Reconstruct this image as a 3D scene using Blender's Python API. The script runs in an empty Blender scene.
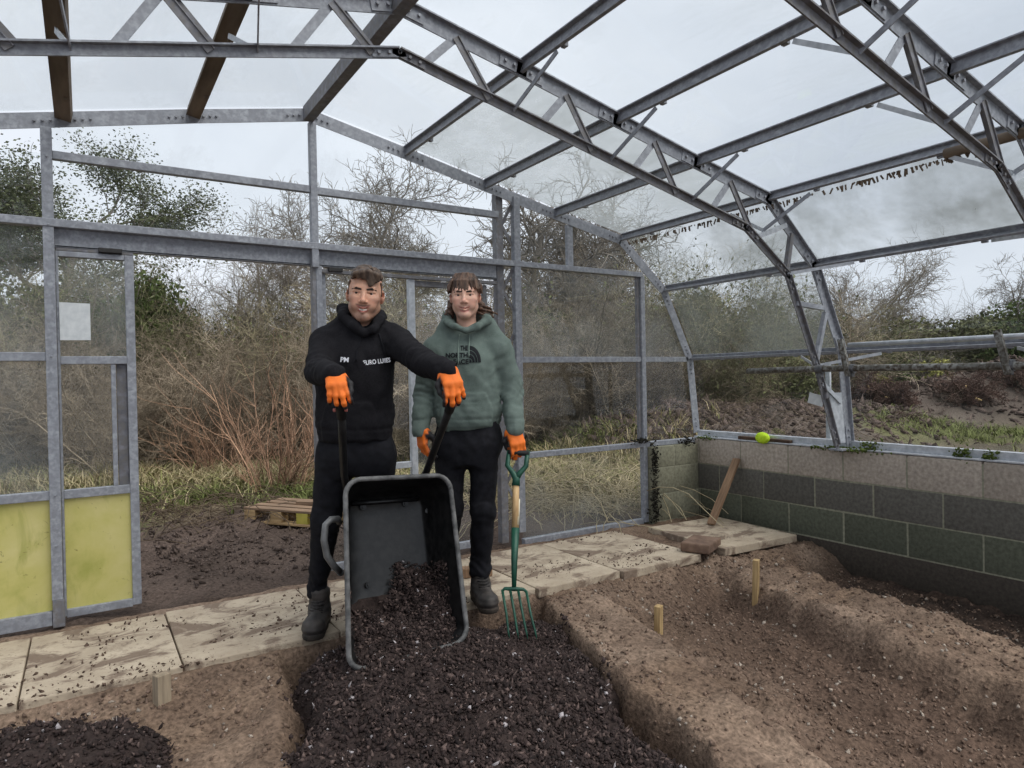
import bpy, math, random
import numpy as np
from mathutils import Vector, Matrix
from mathutils.bvhtree import BVHTree

SC = bpy.context.scene
COL = SC.collection
PI = math.pi
# ------------------------------------------------------------------ camera frame
FPX, EYE = 673.0, 1.22
ROT = np.array([[0.84387, 0.0207, -0.53614], [-0.5362, -0.0026, -0.84408], [-0.0189, 0.99978, 0.0089]])
def _orth(m):
    u, s, v = np.linalg.svd(m); return u @ v
def _frame():
    L = np.array([(84 - 512) / FPX, (384 - 386) / FPX, -1.0]); L /= np.linalg.norm(L)
    G = np.array([(1575 - 512) / FPX, (384 - 357) / FPX, -1.0]); G -= L * (G @ L); G /= np.linalg.norm(G)
    return np.array([G, L, np.cross(G, L)])
ROT = _frame()
CAMP = np.array([0, 0, EYE])
def at(px, py, d):                    # point of the place seen at a pixel, d metres along the view axis
    return CAMP + ROT @ np.array([(px - 512) / FPX * d, (384 - py) / FPX * d, -d])
def ony(px, py, y):
    r = ROT @ np.array([(px - 512) / FPX, (384 - py) / FPX, -1.0]); return CAMP + r * (y / r[1])
def onx(px, py, x):
    r = ROT @ np.array([(px - 512) / FPX, (384 - py) / FPX, -1.0]); return CAMP + r * (x / r[0])
def onz(px, py, z=0.0):
    r = ROT @ np.array([(px - 512) / FPX, (384 - py) / FPX, -1.0]); return CAMP + r * ((z - EYE) / r[2])
def gp(px, d, z=0.0):                 # ground point below a pixel column, d metres off
    p = at(px, 380, d); return np.array([p[0], p[1], z])

cam = bpy.data.cameras.new('camera'); camo = bpy.data.objects.new('camera', cam); COL.objects.link(camo)
cam.sensor_width = 36; cam.lens = FPX * 36 / 1024; cam.clip_start = 0.05; cam.clip_end = 300
mw = Matrix([list(ROT[0]) + [0], list(ROT[1]) + [0], list(ROT[2]) + [0], [0, 0, 0, 1]])
mw.translation = Vector(CAMP); camo.matrix_world = mw
SC.camera = camo
SC.view_settings.view_transform = 'Standard'; SC.view_settings.look = 'None'
SC.view_settings.gamma = 1.0; SC.view_settings.use_curve_mapping = False
SC.view_settings.exposure = 0.0

# ------------------------------------------------------------------ materials
def srgb(r, g, b):
    f = lambda c: (c / 255 / 12.92) if c <= 10 else ((c / 255 + 0.055) / 1.055) ** 2.4
    return (f(r), f(g), f(b), 1.0)
class NT:
    def __init__(s, name):
        s.m = bpy.data.materials.new(name); s.m.use_nodes = True
        s.t = s.m.node_tree; s.t.nodes.clear()
        s.out = s.n('ShaderNodeOutputMaterial')
    def n(s, typ, **kw):
        nd = s.t.nodes.new(typ)
        for k, v in kw.items(): setattr(nd, k, v)
        return nd
    def l(s, a, b): s.t.links.new(a, b)
    def coord(s, kind='Object', scale=(1, 1, 1)):
        c = s.n('ShaderNodeTexCoord'); mp = s.n('ShaderNodeMapping'); mp.inputs['Scale'].default_value = scale
        s.l(c.outputs[kind], mp.inputs['Vector']); return mp.outputs['Vector']
    def noise(s, vec, scale, detail=4, rough=.55, dist=0.0):
        nd = s.n('ShaderNodeTexNoise'); nd.inputs['Scale'].default_value = scale
        nd.inputs['Detail'].default_value = detail; nd.inputs['Roughness'].default_value = rough; nd.inputs['Distortion'].default_value = dist
        s.l(vec, nd.inputs['Vector']); return nd.outputs['Fac']
    def ramp(s, fac, stops):
        r = s.n('ShaderNodeValToRGB'); e = r.color_ramp.elements
        while len(e) < len(stops): e.new(0.5)
        for i, (p, c) in enumerate(stops): e[i].position = p; e[i].color = c if len(c) == 4 else tuple(c) + (1,)
        s.l(fac, r.inputs['Fac']); return r.outputs['Color']
    def mix(s, fac, a, b, mode='MIX'):
        nd = s.n('ShaderNodeMix', data_type='RGBA', blend_type=mode)
        for sock, v in ((nd.inputs[0], fac), (nd.inputs[6], a), (nd.inputs[7], b)):
            if hasattr(v, 'is_linked'): s.l(v, sock)
            else: sock.default_value = v
        return nd.outputs[2]
    def math(s, op, a, b=0.0):
        nd = s.n('ShaderNodeMath', operation=op, use_clamp=False)
        for sock, v in ((nd.inputs[0], a), (nd.inputs[1], b)):
            if hasattr(v, 'is_linked'): s.l(v, sock)
            else: sock.default_value = v
        return nd.outputs[0]
    def bsdf(s, col, rough=.7, metal=0.0, bump=None, bstr=.4, bdist=.01, spec=.5, sheen=0):
        b = s.n('ShaderNodeBsdfPrincipled')
        for sock, v in ((b.inputs['Base Color'], col), (b.inputs['Roughness'], rough), (b.inputs['Metallic'], metal), (b.inputs['Specular IOR Level'], spec)):
            if hasattr(v, 'is_linked'): s.l(v, sock)
            else: sock.default_value = v
        if sheen: b.inputs['Sheen Weight'].default_value = sheen
        if bump is not None:
            bn = s.n('ShaderNodeBump'); bn.inputs['Strength'].default_value = bstr; bn.inputs['Distance'].default_value = bdist
            s.l(bump, bn.inputs['Height']); s.l(bn.outputs['Normal'], b.inputs['Normal'])
        s.l(b.outputs[0], s.out.inputs['Surface']); return b
def two_tone(name, c1, c2, scale=8, rough=.7, metal=0, bump=.3, bdist=.005, lo=.35, hi=.65, detail=5, stretch=(1, 1, 1), spec=.4, sheen=0, fine=None, kind='Object', rand=0.0):
    t = NT(name); v = t.coord(kind, stretch); f = t.noise(v, scale, detail)
    c = t.ramp(f, [(lo, c1), (hi, c2)])
    h = f
    if fine:
        g = t.noise(v, fine[0], 3); c = t.mix(t.ramp(g, [(.4, (0, 0, 0)), (.62, (1, 1, 1))]), c, fine[1]); h = g
    if rand:
        oi = t.n('ShaderNodeObjectInfo'); hs = t.n('ShaderNodeHueSaturation')
        t.l(c, hs.inputs['Color'])
        mr = t.n('ShaderNodeMapRange'); mr.inputs['To Min'].default_value = 1 - rand; mr.inputs['To Max'].default_value = 1 + rand
        t.l(oi.outputs['Random'], mr.inputs['Value']); t.l(mr.outputs[0], hs.inputs['Value']); c = hs.outputs['Color']
    t.bsdf(c, rough, metal, h if bump else None, bump or 0, bdist, spec, sheen)
    return t.m
def attr_mat(name, rough=.8, bump=0.3, bscale=60, spec=.3, var=.12, bdist=.004, sheen=0):
    t = NT(name); a = t.n('ShaderNodeAttribute', attribute_name='Col'); v = t.coord(); f = t.noise(v, bscale, 4)
    c = t.mix(var, a.outputs['Color'], t.ramp(f, [(.3, (.0, .0, .0)), (.7, (1, 1, 1))]), 'OVERLAY')
    t.bsdf(c, rough, 0, f, bump, bdist, spec, sheen); return t.m

M = {}
M['steel'] = two_tone('galvanised_steel', srgb(138, 141, 148), srgb(168, 171, 178), 22, .55, .15, .25, .002, .35, .7, fine=(45, srgb(132, 134, 141)))
M['steel_pale'] = two_tone('pale_aluminium', srgb(170, 174, 180), srgb(200, 203, 208), 30, .45, .3, .2, .002)
M['steel_dark'] = two_tone('weathered_steel', srgb(100, 100, 106), srgb(136, 136, 142), 18, .6, .1, .3, .002, fine=(40, srgb(114, 111, 110)))
M['timber_dark'] = two_tone('rusty_brown_bar', srgb(84, 72, 60), srgb(128, 112, 96), 10, .8, 0, .4, .004, stretch=(1, .2, 1))
M['bolt'] = two_tone('bolt_steel', srgb(70, 70, 72), srgb(110, 110, 112), 40, .5, .3, 0)
M['pipe'] = two_tone('old_pipe', srgb(92, 90, 84), srgb(150, 150, 146), 14, .6, .2, .3, .003, fine=(50, srgb(70, 62, 52)))
def glass(name, lo, hi, scale, tint=(.975, .985, .985), film=srgb(150, 152, 148), stretch=(1, 1, 1), base=.04, rough=.03, transl=.6, refl=1.0, mx=.5):
    t = NT(name); v = t.coord('Object', stretch)
    f = t.noise(v, scale, 6, .6, .4); g = t.noise(v, scale * 9, 3, .6)
    d = t.ramp(f, [(lo, (base,) * 3), (hi, (mx,) * 3)])
    d2 = t.mix(.35, d, t.ramp(g, [(.35, (.0, .0, .0)), (.75, (.8, .8, .8))]), 'MULTIPLY')
    tr = t.n('ShaderNodeBsdfTransparent'); tr.inputs['Color'].default_value = tuple(tint) + (1,)
    gl = t.n('ShaderNodeBsdfGlossy'); gl.inputs['Roughness'].default_value = rough
    lw = t.n('ShaderNodeLayerWeight'); lw.inputs['Blend'].default_value = .5
    fr = t.math('ADD', t.math('MULTIPLY', t.math('POWER', lw.outputs['Facing'], 4.0), .45 * refl), .02)
    m1 = t.n('ShaderNodeMixShader'); t.l(fr, m1.inputs[0]); t.l(tr.outputs[0], m1.inputs[1]); t.l(gl.outputs[0], m1.inputs[2])
    df = t.n('ShaderNodeBsdfDiffuse'); df.inputs['Color'].default_value = film
    tl = t.n('ShaderNodeBsdfTranslucent'); tl.inputs['Color'].default_value = film
    m2 = t.n('ShaderNodeMixShader'); m2.inputs[0].default_value = transl; t.l(df.outputs[0], m2.inputs[1]); t.l(tl.outputs[0], m2.inputs[2])
    m3 = t.n('ShaderNodeMixShader'); t.l(d2, m3.inputs[0]); t.l(m1.outputs[0], m3.inputs[1]); t.l(m2.outputs[0], m3.inputs[2])
    t.l(m3.outputs[0], t.out.inputs['Surface']); return t.m
M['glass'] = glass('clean_glass', .55, .95, 1.6, base=.015, mx=.3)
M['glass_haze'] = glass('smeared_glass', .45, .85, 1.3, base=.06, film=srgb(186, 190, 188), mx=.42)
M['glass_roof'] = glass('roof_glass', .48, .88, 1.5, base=.02, film=srgb(196, 202, 206), stretch=(1, .5, 1), mx=.4)
M['glass_mist'] = glass('misted_glass', .30, .70, 1.2, base=.30, film=srgb(188, 193, 194), stretch=(1, .6, 1), mx=.80)
M['glass_fog'] = glass('fogged_glass', .36, .66, 1.5, base=.06, film=srgb(142, 146, 140), stretch=(1, .9, .5), transl=.45, mx=.62)

# ------------------------------------------------------------------ mesh helpers
class MB:
    def __init__(s): s.v = []; s.f = []; s.m = []
    def add(s, verts, faces, mi=0):
        o = len(s.v); s.v += [tuple(map(float, p)) for p in verts]
        s.f += [tuple(i + o for i in f) for f in faces]; s.m += [mi] * len(faces); return s
    def box(s, c, size, rot=None, mi=0):
        x, y, z = (k / 2 for k in size)
        P = [Vector((a * x, b * y, d * z)) for a in (-1, 1) for b in (-1, 1) for d in (-1, 1)]
        if rot is not None: P = [rot @ p for p in P]
        c = Vector(c); P = [p + c for p in P]
        return s.add(P, [(0, 1, 3, 2), (4, 6, 7, 5), (0, 4, 5, 1), (2, 3, 7, 6), (0, 2, 6, 4), (1, 5, 7, 3)], mi)
    def extr(s, A, B, sec, up=(0, 0, 1), mi=0):         # sec: polygon in (side, up) swept from A to B
        A = Vector(A); B = Vector(B); d = (B - A).normalized(); u = Vector(up); u = (u - d * u.dot(d))
        if u.length < 1e-5: u = Vector((0, 1, 0)) - d * d.y
        u.normalize(); w = d.cross(u); n = len(sec)
        P = [A + w * a + u * b for a, b in sec] + [B + w * a + u * b for a, b in sec]
        F = [(i, (i + 1) % n, n + (i + 1) % n, n + i) for i in range(n)] + [tuple(range(n - 1, -1, -1)), tuple(range(n, 2 * n))]
        return s.add(P, F, mi)
    def bar(s, A, B, w, h, up=(0, 0, 1), mi=0):
        return s.extr(A, B, [(-w / 2, -h / 2), (w / 2, -h / 2), (w / 2, h / 2), (-w / 2, h / 2)], up, mi)
    def tee(s, A, B, fl, web, th=.006, up=(0, 0, 1), mi=0):   # flange on top, web hanging below
        a, t = fl / 2, th
        return s.extr(A, B, [(-a, 0), (-a, -t), (-t / 2, -t), (-t / 2, -web), (t / 2, -web), (t / 2, -t), (a, -t), (a, 0)], up, mi)
    def ell(s, A, B, a, b, th=.005, up=(0, 0, 1), mi=0, flip=1):
        return s.extr(A, B, [(0, 0), (0, -b), (flip * th, -b), (flip * th, -th), (flip * a, -th), (flip * a, 0)], up, mi)
    def tube(s, pts, rad, n=10, mi=0, cap=True):
        pts = [Vector(p) for p in pts]; k = len(pts)
        rad = rad if hasattr(rad, '__len__') else [rad] * k
        V = []; prev = None
        for i, p in enumerate(pts):
            d = (pts[min(i + 1, k - 1)] - pts[max(i - 1, 0)]).normalized()
            if prev is None:
                u = Vector((0, 0, 1)) if abs(d.z) < .9 else Vector((1, 0, 0))
            else: u = prev
            u = (u - d * u.dot(d)).normalized(); prev = u; w = d.cross(u)
            V += [p + (u * math.cos(2 * PI * j / n) + w * math.sin(2 * PI * j / n)) * rad[i] for j in range(n)]
        F = [(i * n + j, i * n + (j + 1) % n, (i + 1) * n + (j + 1) % n, (i + 1) * n + j) for i in range(k - 1) for j in range(n)]
        if cap: F += [tuple(range(n - 1, -1, -1)), tuple(range((k - 1) * n, k * n))]
        return s.add(V, F, mi)
    def build(s, name, mat, parent=None, smooth=False, bevel=0, origin=None):
        return mesh_obj(name, s.v, s.f, mat, parent, smooth, bevel, s.m, origin)
def mesh_obj(name, v, f, mat, parent=None, smooth=False, bevel=0, mids=None, origin=None):
    me = bpy.data.meshes.new(name)
    if origin is not None:
        o_ = np.array(origin); v = [tuple(np.array(p) - o_) for p in v]
    if isinstance(v, np.ndarray): v = v.tolist()
    if isinstance(f, np.ndarray): f = f.tolist()
    me.from_pydata(v, [], f)
    for m in (mat if isinstance(mat, (list, tuple)) else [mat]): me.materials.append(m)
    if mids is not None and len(me.materials) > 1: me.polygons.foreach_set('material_index', np.array(mids, dtype=np.int32))
    if smooth: me.polygons.foreach_set('use_smooth', np.ones(len(me.polygons), dtype=bool))
    me.update()
    o = bpy.data.objects.new(name, me); COL.objects.link(o)
    if parent is not None: o.parent = parent
    if origin is not None: o.location = origin
    if bevel:
        b = o.modifiers.new('edge', 'BEVEL'); b.width = bevel; b.segments = 2; b.limit_method = 'ANGLE'
    return o
def fast_mesh(name, V, F, mat, parent=None, col=None, smooth=False):   # numpy, all faces of one size
    V = np.asarray(V, dtype=np.float32); F = np.asarray(F, dtype=np.int32); k = F.shape[1]
    me = bpy.data.meshes.new(name)
    me.vertices.add(len(V)); me.vertices.foreach_set('co', V.ravel())
    me.loops.add(F.size); me.loops.foreach_set('vertex_index', F.ravel())
    me.polygons.add(len(F)); me.polygons.foreach_set('loop_start', np.arange(0, F.size, k, dtype=np.int32))
    me.polygons.foreach_set('loop_total', np.full(len(F), k, dtype=np.int32))
    if smooth: me.polygons.foreach_set('use_smooth', np.ones(len(F), dtype=bool))
    for m in (mat if isinstance(mat, (list, tuple)) else [mat]): me.materials.append(m)
    me.update(calc_edges=True); me.validate()
    if col is not None:
        ca = me.color_attributes.new('Col', 'FLOAT_COLOR', 'POINT')
        c = np.ones((len(V), 4), dtype=np.float32); c[:, :3] = np.asarray(col)[:, :3]; ca.data.foreach_set('color', c.ravel())
    o = bpy.data.objects.new(name, me); COL.objects.link(o)
    if parent is not None: o.parent = parent
    return o
def tag(o, label=None, cat=None, group=None, kind=None):
    for k, v in (('label', label), ('category', cat), ('group', group), ('kind', kind)):
        if v: o[k] = v
    return o
def empty(name, loc=(0, 0, 0), label=None, cat=None, group=None, kind=None):
    o = bpy.data.objects.new(name, None); COL.objects.link(o); o.location = loc; o.empty_display_size = .1
    return tag(o, label, cat, group, kind)
def child(o, root):                    # keep where it stands, hang it under its thing
    o.parent = root; o.matrix_parent_inverse = Matrix.Translation(root.location).inverted() if root.rotation_euler.z == 0 else root.matrix_basis.inverted()
    return o
# value noise on numpy points
_rs = np.random.RandomState(7); _LAT = _rs.rand(64, 64, 64).astype(np.float32)
def vnoise(x, y, z=0.0):
    x, y, z = np.broadcast_arrays(np.asarray(x, dtype=np.float64), y, z)
    xi, yi, zi = np.floor(x).astype(int), np.floor(y).astype(int), np.floor(z).astype(int)
    fx, fy, fz = x - xi, y - yi, z - zi
    fx, fy, fz = (t * t * (3 - 2 * t) for t in (fx, fy, fz))
    r = 0
    for a in (0, 1):
        for b in (0, 1):
            for c in (0, 1):
                w = (fx if a else 1 - fx) * (fy if b else 1 - fy) * (fz if c else 1 - fz)
                r = r + w * _LAT[(xi + a) & 63, (yi + b) & 63, (zi + c) & 63]
    return r * 2 - 1
def fbm(x, y, z=0.0, oct=4):
    r, a = 0, 1.0; s = 1.0
    for i in range(oct):
        r = r + a * vnoise(np.asarray(x) * s + 13.7 * i, np.asarray(y) * s + 5.1 * i, np.asarray(z) * s + 9.3 * i); a *= .5; s *= 2.03
    return r
def sstep(a, b, x):
    t = np.clip((np.asarray(x) - a) / (b - a), 0, 1); return t * t * (3 - 2 * t)
# ================================================================== the glasshouse
YG, YT, YN = 4.19, 2.78, 1.40
RID = 1.206
PROF = [(1.206, 2.871), (1.857, 2.738), (2.475, 2.603), (3.096, 2.468), (3.755, 2.336), (4.235, 1.941), (4.54, 1.355), (4.613, .70)]
INNER = [(1.206, 2.667), (3.53, 2.135), (3.94, 1.865), (4.255, 1.235), (4.47, .70)]
mir = lambda p: (2 * RID - p[0], p[1])
def zroof(x):
    x = max(x, 2 * RID - x)
    for (a, za), (b, zb) in zip(PROF, PROF[1:]):
        if a <= x <= b: return za + (zb - za) * (x - a) / (b - a)
    return PROF[-1][1]
def part(mb, name, mat, root, **kw):
    o = mb.build(name, mat, None, **kw)
    if root is not None: child(o, root)
    return o
def nrm2(a, b):                                     # outward normal of a profile segment, in X-Z
    d = Vector((b[0] - a[0], 0, b[1] - a[1])).normalized(); return Vector((-d.z, 0, d.x))
# ---- gable frame
M['hanger'] = two_tone('black_hanger', srgb(34, 32, 32), srgb(52, 50, 50), 20, .6, .1, .1)
gab = empty('wall_back', (RID, YG, 0), kind='structure')
def gbox(name, x0, x1, z0, z1, y0=YG, dep=.05, mat=None, root=gab, extra=None):
    m = MB(); m.box(((x0 + x1) / 2, y0 + dep / 2, (z0 + z1) / 2), (x1 - x0, dep, z1 - z0))
    if extra: extra(m)
    return part(m, name, mat or M['steel'], root, bevel=.003)
pts_all = [mir(p) for p in PROF[4:0:-1]] + PROF
for a, b in zip(pts_all, pts_all[1:]):
    m = MB(); up = nrm2(a, b)
    A = Vector((a[0], YG, a[1])) + up * .04; B = Vector((b[0], YG, b[1])) + up * .04
    m.ell(A, B, .05, .078, .006, up, flip=-1 if True else 1)
    d = (B - A).normalized()
    for f, L in ((.0, 1), (1.0, -1)):               # bolted splice at each joint
        P = A + (B - A) * f + d * (.09 * L) - up * .04
        for k in (-.035, .0, .035): m.tube([P + d * k + Vector((0, -.001, 0)), P + d * k + Vector((0, -.012, 0))], .007, 6)
    part(m, 'rafter', M['steel'], gab)
gbox('header_beam', -.115, 2.572, 1.945, 2.042, YG + .035, .012, extra=lambda m: m.box((1.23, YG + .06, 1.952), (2.687, .05, .012)))
gbox('rail', -.80, 3.98, 2.042, 2.083, YG - .015, .06)
gbox('door_track', 1.262, 2.57, 1.905, 1.928, YG + .03, .03, M['steel_dark'])
gbox('door_track', -.11, .243, 1.927, 1.943, YG + .03, .03, M['steel_dark'])
gbox('door_hanger', .08, .19, 1.93, 1.955, YG + .0, .04, M['hanger']); gbox('door_hanger', 1.32, 1.41, 1.915, 1.94, YG + .01, .04, M['hanger'])
gbox('post', -.162, -.113, .12, 2.55, YG - .01, .05, extra=lambda m: [m.tube([(-.137, YG - .012, z), (-.137, YG - .02, z)], .006, 6) for z in (2.4, 2.05, 1.375, .66, .4)])
gbox('post_foot', -.160, -.108, -.02, .12, YG - .014, .05, M['steel_dark'])
gbox('post', -.80, -.755, 0, 2.40, YG, .05)
gbox('rail', -.755, -.162, 1.352, 1.397, YG, .045); gbox('rail', -.755, -.162, .637, .682, YG, .045); gbox('rail', -.755, -.162, -.01, .063, YG, .045)
gbox('mullion', 1.210, 1.253, 1.93, 2.83, YG - .012, .045)
gbox('door_jamb', 1.238, 1.275, 0, 1.945, YG + .01, .04); gbox('door_jamb', 1.214, 1.238, 0, 1.945, YG + .012, .05, M['steel_dark'])
gbox('rail', -.113, 1.21, 2.394, 2.437, YG, .04); gbox('rail', 1.253, 2.58, 2.388, 2.434, YG, .04)
gbox('mullion', 3.206, 3.264, 2.083, 2.405, YG + .008, .03); gbox('mullion', 3.957, 4.0, -.02, 2.05, YG - .012, .05)
gbox('mullion', 3.930, 3.957, .66, 2.05, YG + .01, .03, M['steel_dark'])
gbox('rail', 2.755, 4.52, 1.33, 1.374, YG, .045); gbox('rail', 2.755, 4.60, .614, .655, YG - .01, .06); gbox('rail', 2.755, 3.957, -.035, .01, YG, .05)
lp = empty('lattice_post', (2.65, YG, 0)); lp.parent = gab; lp.matrix_parent_inverse = Matrix.Translation(gab.location).inverted()
def lbox(name, *a, **k): o = gbox(name, *a, root=None, **k); o.parent = lp; o.matrix_parent_inverse = (Matrix.Translation(lp.location)).inverted(); return o
lbox('upright', 2.573, 2.632, 0, 2.575, YG + .03, .06, M['steel_dark']); lbox('upright', 2.702, 2.757, .07, 2.56, YG - .012, .05)
m = MB(); z = 2.50; s_ = 0
while z > .2:
    a, b = ((2.70, YG + .02), (2.63, YG + .05)) if s_ == 0 else ((2.63, YG + .05), (2.70, YG + .02))
    m.bar((a[0], a[1], z), (b[0], b[1], z - .15), .022, .008, (0, 1, 0)); z -= .15 if s_ == 0 else .33; s_ ^= 1
o = m.build('brace', M['steel_dark']); o.parent = lp; o.matrix_parent_inverse = Matrix.Translation(lp.location).inverted()
# ---- door leaves (sliding)
d1 = empty('door_1', (.07, YG + .03, 0), kind='structure')
def dpart(root):
    return lambda name, x0, x1, z0, z1, y=YG + .02, dep=.035, mat=None: gbox(name, x0, x1, z0, z1, y, dep, mat, root)
D = dpart(d1)
D('stile', .200, .243, .02, 1.925); D('stile', -.112, -.100, .02, 1.925); D('rail', -.10, .2, 1.335, 1.377); D('rail', -.10, .2, .632, .678)
D('rail', -.10, .2, .012, .055); D('rail', -.10, .2, 1.897, 1.925); D('inner_stile', .124, .147, .678, 1.335, YG + .025, .03); D('inner_panel', .15, .2, .678, 1.335, YG + .05, .01, M['steel_dark'])
d2 = empty('door_2', (1.6, YG + .06, 0), kind='structure'); D = dpart(d2)
D('stile', 1.28, 1.312, 0, 1.905, YG + .06); D('stile', 1.878, 1.924, 0, 1.905, YG + .05, .04, M['steel_pale']); D('rail', 1.312, 1.878, .62, .662, YG + .055, .04, M['steel_pale'])
D('rail', 1.312, 1.878, 0, .05, YG + .06); D('stile', 2.47, 2.50, 0, 1.90, YG + .06, .035, M['steel_dark']); D('rail', 1.924, 2.47, 1.86, 1.90, YG + .06, .03, M['steel_dark'])
D('rail', 1.924, 2.47, .0, .05, YG + .06)
# ---- panes, each its own
NW = [0]
def pane(poly, mat, n=None, th=.004, root=None, name=None):
    P = [Vector(p) for p in poly]
    nn = n or (P[1] - P[0]).cross(P[2] - P[0]).normalized()
    k = len(P); m = MB()
    m.add(P + [p + nn * th for p in P], [tuple(range(k)), tuple(range(2 * k - 1, k - 1, -1))] + [(i, k + i, k + (i + 1) % k, (i + 1) % k) for i in range(k)])
    if root is not None: return part(m, name or 'pane', mat, root)
    NW[0] += 1
    c = sum(P, Vector()) / k
    o = m.build('window_%d' % NW[0], mat, origin=c); tag(o, kind='structure'); return o
def gp_rect(x0, x1, z0, z1, mat, y=YG + .025, **kw): return pane([(x0, y, z0), (x1, y, z0), (x1, y, z1), (x0, y, z1)], mat, Vector((0, 1, 0)), **kw)
def yellow_mat():
    t = NT('algae_yellow_sheet'); v = t.coord('Object'); f = t.noise(v, 2.6, 6, .6, .3); g = t.noise(v, 17, 5, .7, 1.2); h = t.noise(t.coord('Object', (1, 1, .35)), 9, 5, .6, .6)
    c = t.ramp(f, [(.34, srgb(204, 194, 132)), (.52, srgb(192, 184, 110)), (.70, srgb(158, 158, 76))]); c = t.mix(t.ramp(h, [(.56, (0, 0, 0)), (.70, (.55, .55, .55))]), c, srgb(146, 148, 70))
    c = t.mix(t.ramp(g, [(.63, (0, 0, 0)), (.72, (.8, .8, .8))]), c, srgb(106, 96, 48)); t.bsdf(c, .55, 0, g, .1, .002, .4); return t.m
M['yellow'] = yellow_mat()
gh, gc = M['glass_haze'], M['glass']
gp_rect(-.755, -.162, .682, 1.352, gh); gp_rect(-.755, -.162, 1.397, 2.042, gh); gp_rect(-.755, -.162, 2.083, 2.42, gc)
def gable_top(x0, x1, z0, mat):
    xs = [x0] + [p[0] for p in pts_all if x0 < p[0] < x1] + [x1]
    pane([(x, YG + .025, z0) for x in (x0, x1)] + [(x, YG + .025, zroof(x) - .01) for x in reversed(xs)], mat, Vector((0, 1, 0)))
gable_top(-.113, 1.21, 2.437, gc); gp_rect(-.113, 1.21, 2.083, 2.394, gc); gable_top(1.253, 2.572, 2.434, gc); gp_rect(1.253, 2.572, 2.083, 2.388, gc)
gable_top(2.757, 3.206, 2.083, gc); gable_top(3.264, 3.95, 2.083, gc); gp_rect(2.635, 2.70, .1, 2.5, gc, YG + .045)
gp_rect(2.757, 3.957, 1.374, 2.042, M['glass_haze']); gp_rect(2.757, 3.957, .655, 1.33, gc); gp_rect(2.757, 3.957, .01, .614, M['glass_haze'])
pane([(4.0, YG + .025, 1.374), (4.515, YG + .025, 1.374), (4.235, YG + .025, 1.92), (4.11, YG + .025, 2.03), (4.0, YG + .025, 2.07)], gh, Vector((0, 1, 0)))
pane([(4.0, YG + .025, .655), (4.59, YG + .025, .655), (4.53, YG + .025, 1.33), (4.0, YG + .025, 1.33)], gc, Vector((0, 1, 0)))
gp_rect(-.10, .2, 1.377, 1.897, gh, YG + .04, root=d1); gp_rect(-.10, .124, .678, 1.335, gc, YG + .04, root=d1)
gp_rect(-.10, .2, .055, .632, M['yellow'], YG + .04, th=.006, root=d1, name='lower_panel')
o = gp_rect(-.755, -.162, .063, .637, M['yellow'], YG + .025, th=.006)
gp_rect(1.312, 1.878, .662, 1.905, gc, YG + .08, root=d2); gp_rect(1.312, 1.878, .05, .62, gc, YG + .08, root=d2); gp_rect(1.924, 2.47, .05, 1.86, gh, YG + .08, root=d2)
BAYS = [(YT, YG), (YN, YT), (0.0, YN)]
for bi, (ya, yb) in enumerate(BAYS):
    for i in range(7):
        a, b = PROF[i], PROF[i + 1]; n = nrm2(a, b); off = n * .048
        if i >= 4 and bi == 2: mat = gc
        else: mat = [M['glass_roof'], M['glass_roof'], M['glass_roof'], M['glass_roof'], M['glass_fog'], M['glass_fog'], gc][i]
        if bi == 0 and i in (1, 2, 3): mat = M['glass_mist']
        if bi == 1 and i == 3: mat = M['glass_roof']
        if bi == 1 and i == 5: mat = gc
        A, B = Vector((a[0], 0, a[1])) + off, Vector((b[0], 0, b[1])) + off
        g = .008
        pane([A + Vector((0, ya + g, 0)), B + Vector((0, ya + g, 0)), B + Vector((0, yb - g, 0)), A + Vector((0, yb - g, 0))], mat, n)
    for i in range(4):
        a, b = mir(PROF[i]), mir(PROF[i + 1]); n = nrm2(b, a); off = n * .048
        if bi == 2 and i > 1: continue
        A, B = Vector((a[0], 0, a[1])) + off, Vector((b[0], 0, b[1])) + off
        pane([A + Vector((0, ya, 0)), B + Vector((0, ya, 0)), B + Vector((0, yb, 0)), A + Vector((0, yb, 0))], M['glass_roof'], n)
# ---- purlins
def purlin(name, x, z, up, y0, y1, label, group=None, mat=None, fl=.05, web=.06, kind='tee', cat='purlin'):
    m = MB(); up = Vector(up)
    A = Vector((x, y0, z)) + up * .046; B = Vector((x, y1, z)) + up * .046
    if kind == 'tee': m.tee(A, B, fl, web, .007, up); m.bar(A - up * web, B - up * web, .018, .006, up)
    elif kind == 'box': m.bar(A - up * web / 2, B - up * web / 2, fl, web, up)
    for y in np.arange(y0 + .35, y1, .7):            # clips
        m.box((x + .02, y, z - .01), (.02, .03, .02))
    o = m.build(name, mat or M['steel'], origin=(x, y1, z)); return tag(o, label, cat, group)
upr = [nrm2(PROF[i], PROF[i + 1]) for i in range(7)]
purlin('ridge_beam', RID, 2.871, (0, 0, 1), 0, YG, 'dark steel ridge beam running back along the peak of the roof', None, M['steel_dark'], .06, .085, 'box', 'beam')
for k, (i, lb) in enumerate(((1, 'grey steel purlin next below the ridge on the right roof slope'), (2, 'grey steel purlin halfway down the right roof slope'), (3, 'grey steel purlin just above the eaves bend on the right slope'))):
    purlin('purlin', PROF[i][0], PROF[i][1], upr[1], 0, YG, lb, 'purlins on the right roof slope')
purlin('purlin', *PROF[4], (upr[3] + upr[4]).normalized(), 0, YG, 'grey steel purlin along the eaves bend with ragged seal hanging below', 'purlins on the right roof slope', web=.05)
purlin('glazing_rail', *PROF[5], (upr[4] + upr[5]).normalized(), 0, YG, 'upper horizontal glazing rail on the curved right side', 'glazing rails on the right side', M['steel'], .06, .05, cat='rail')
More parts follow.
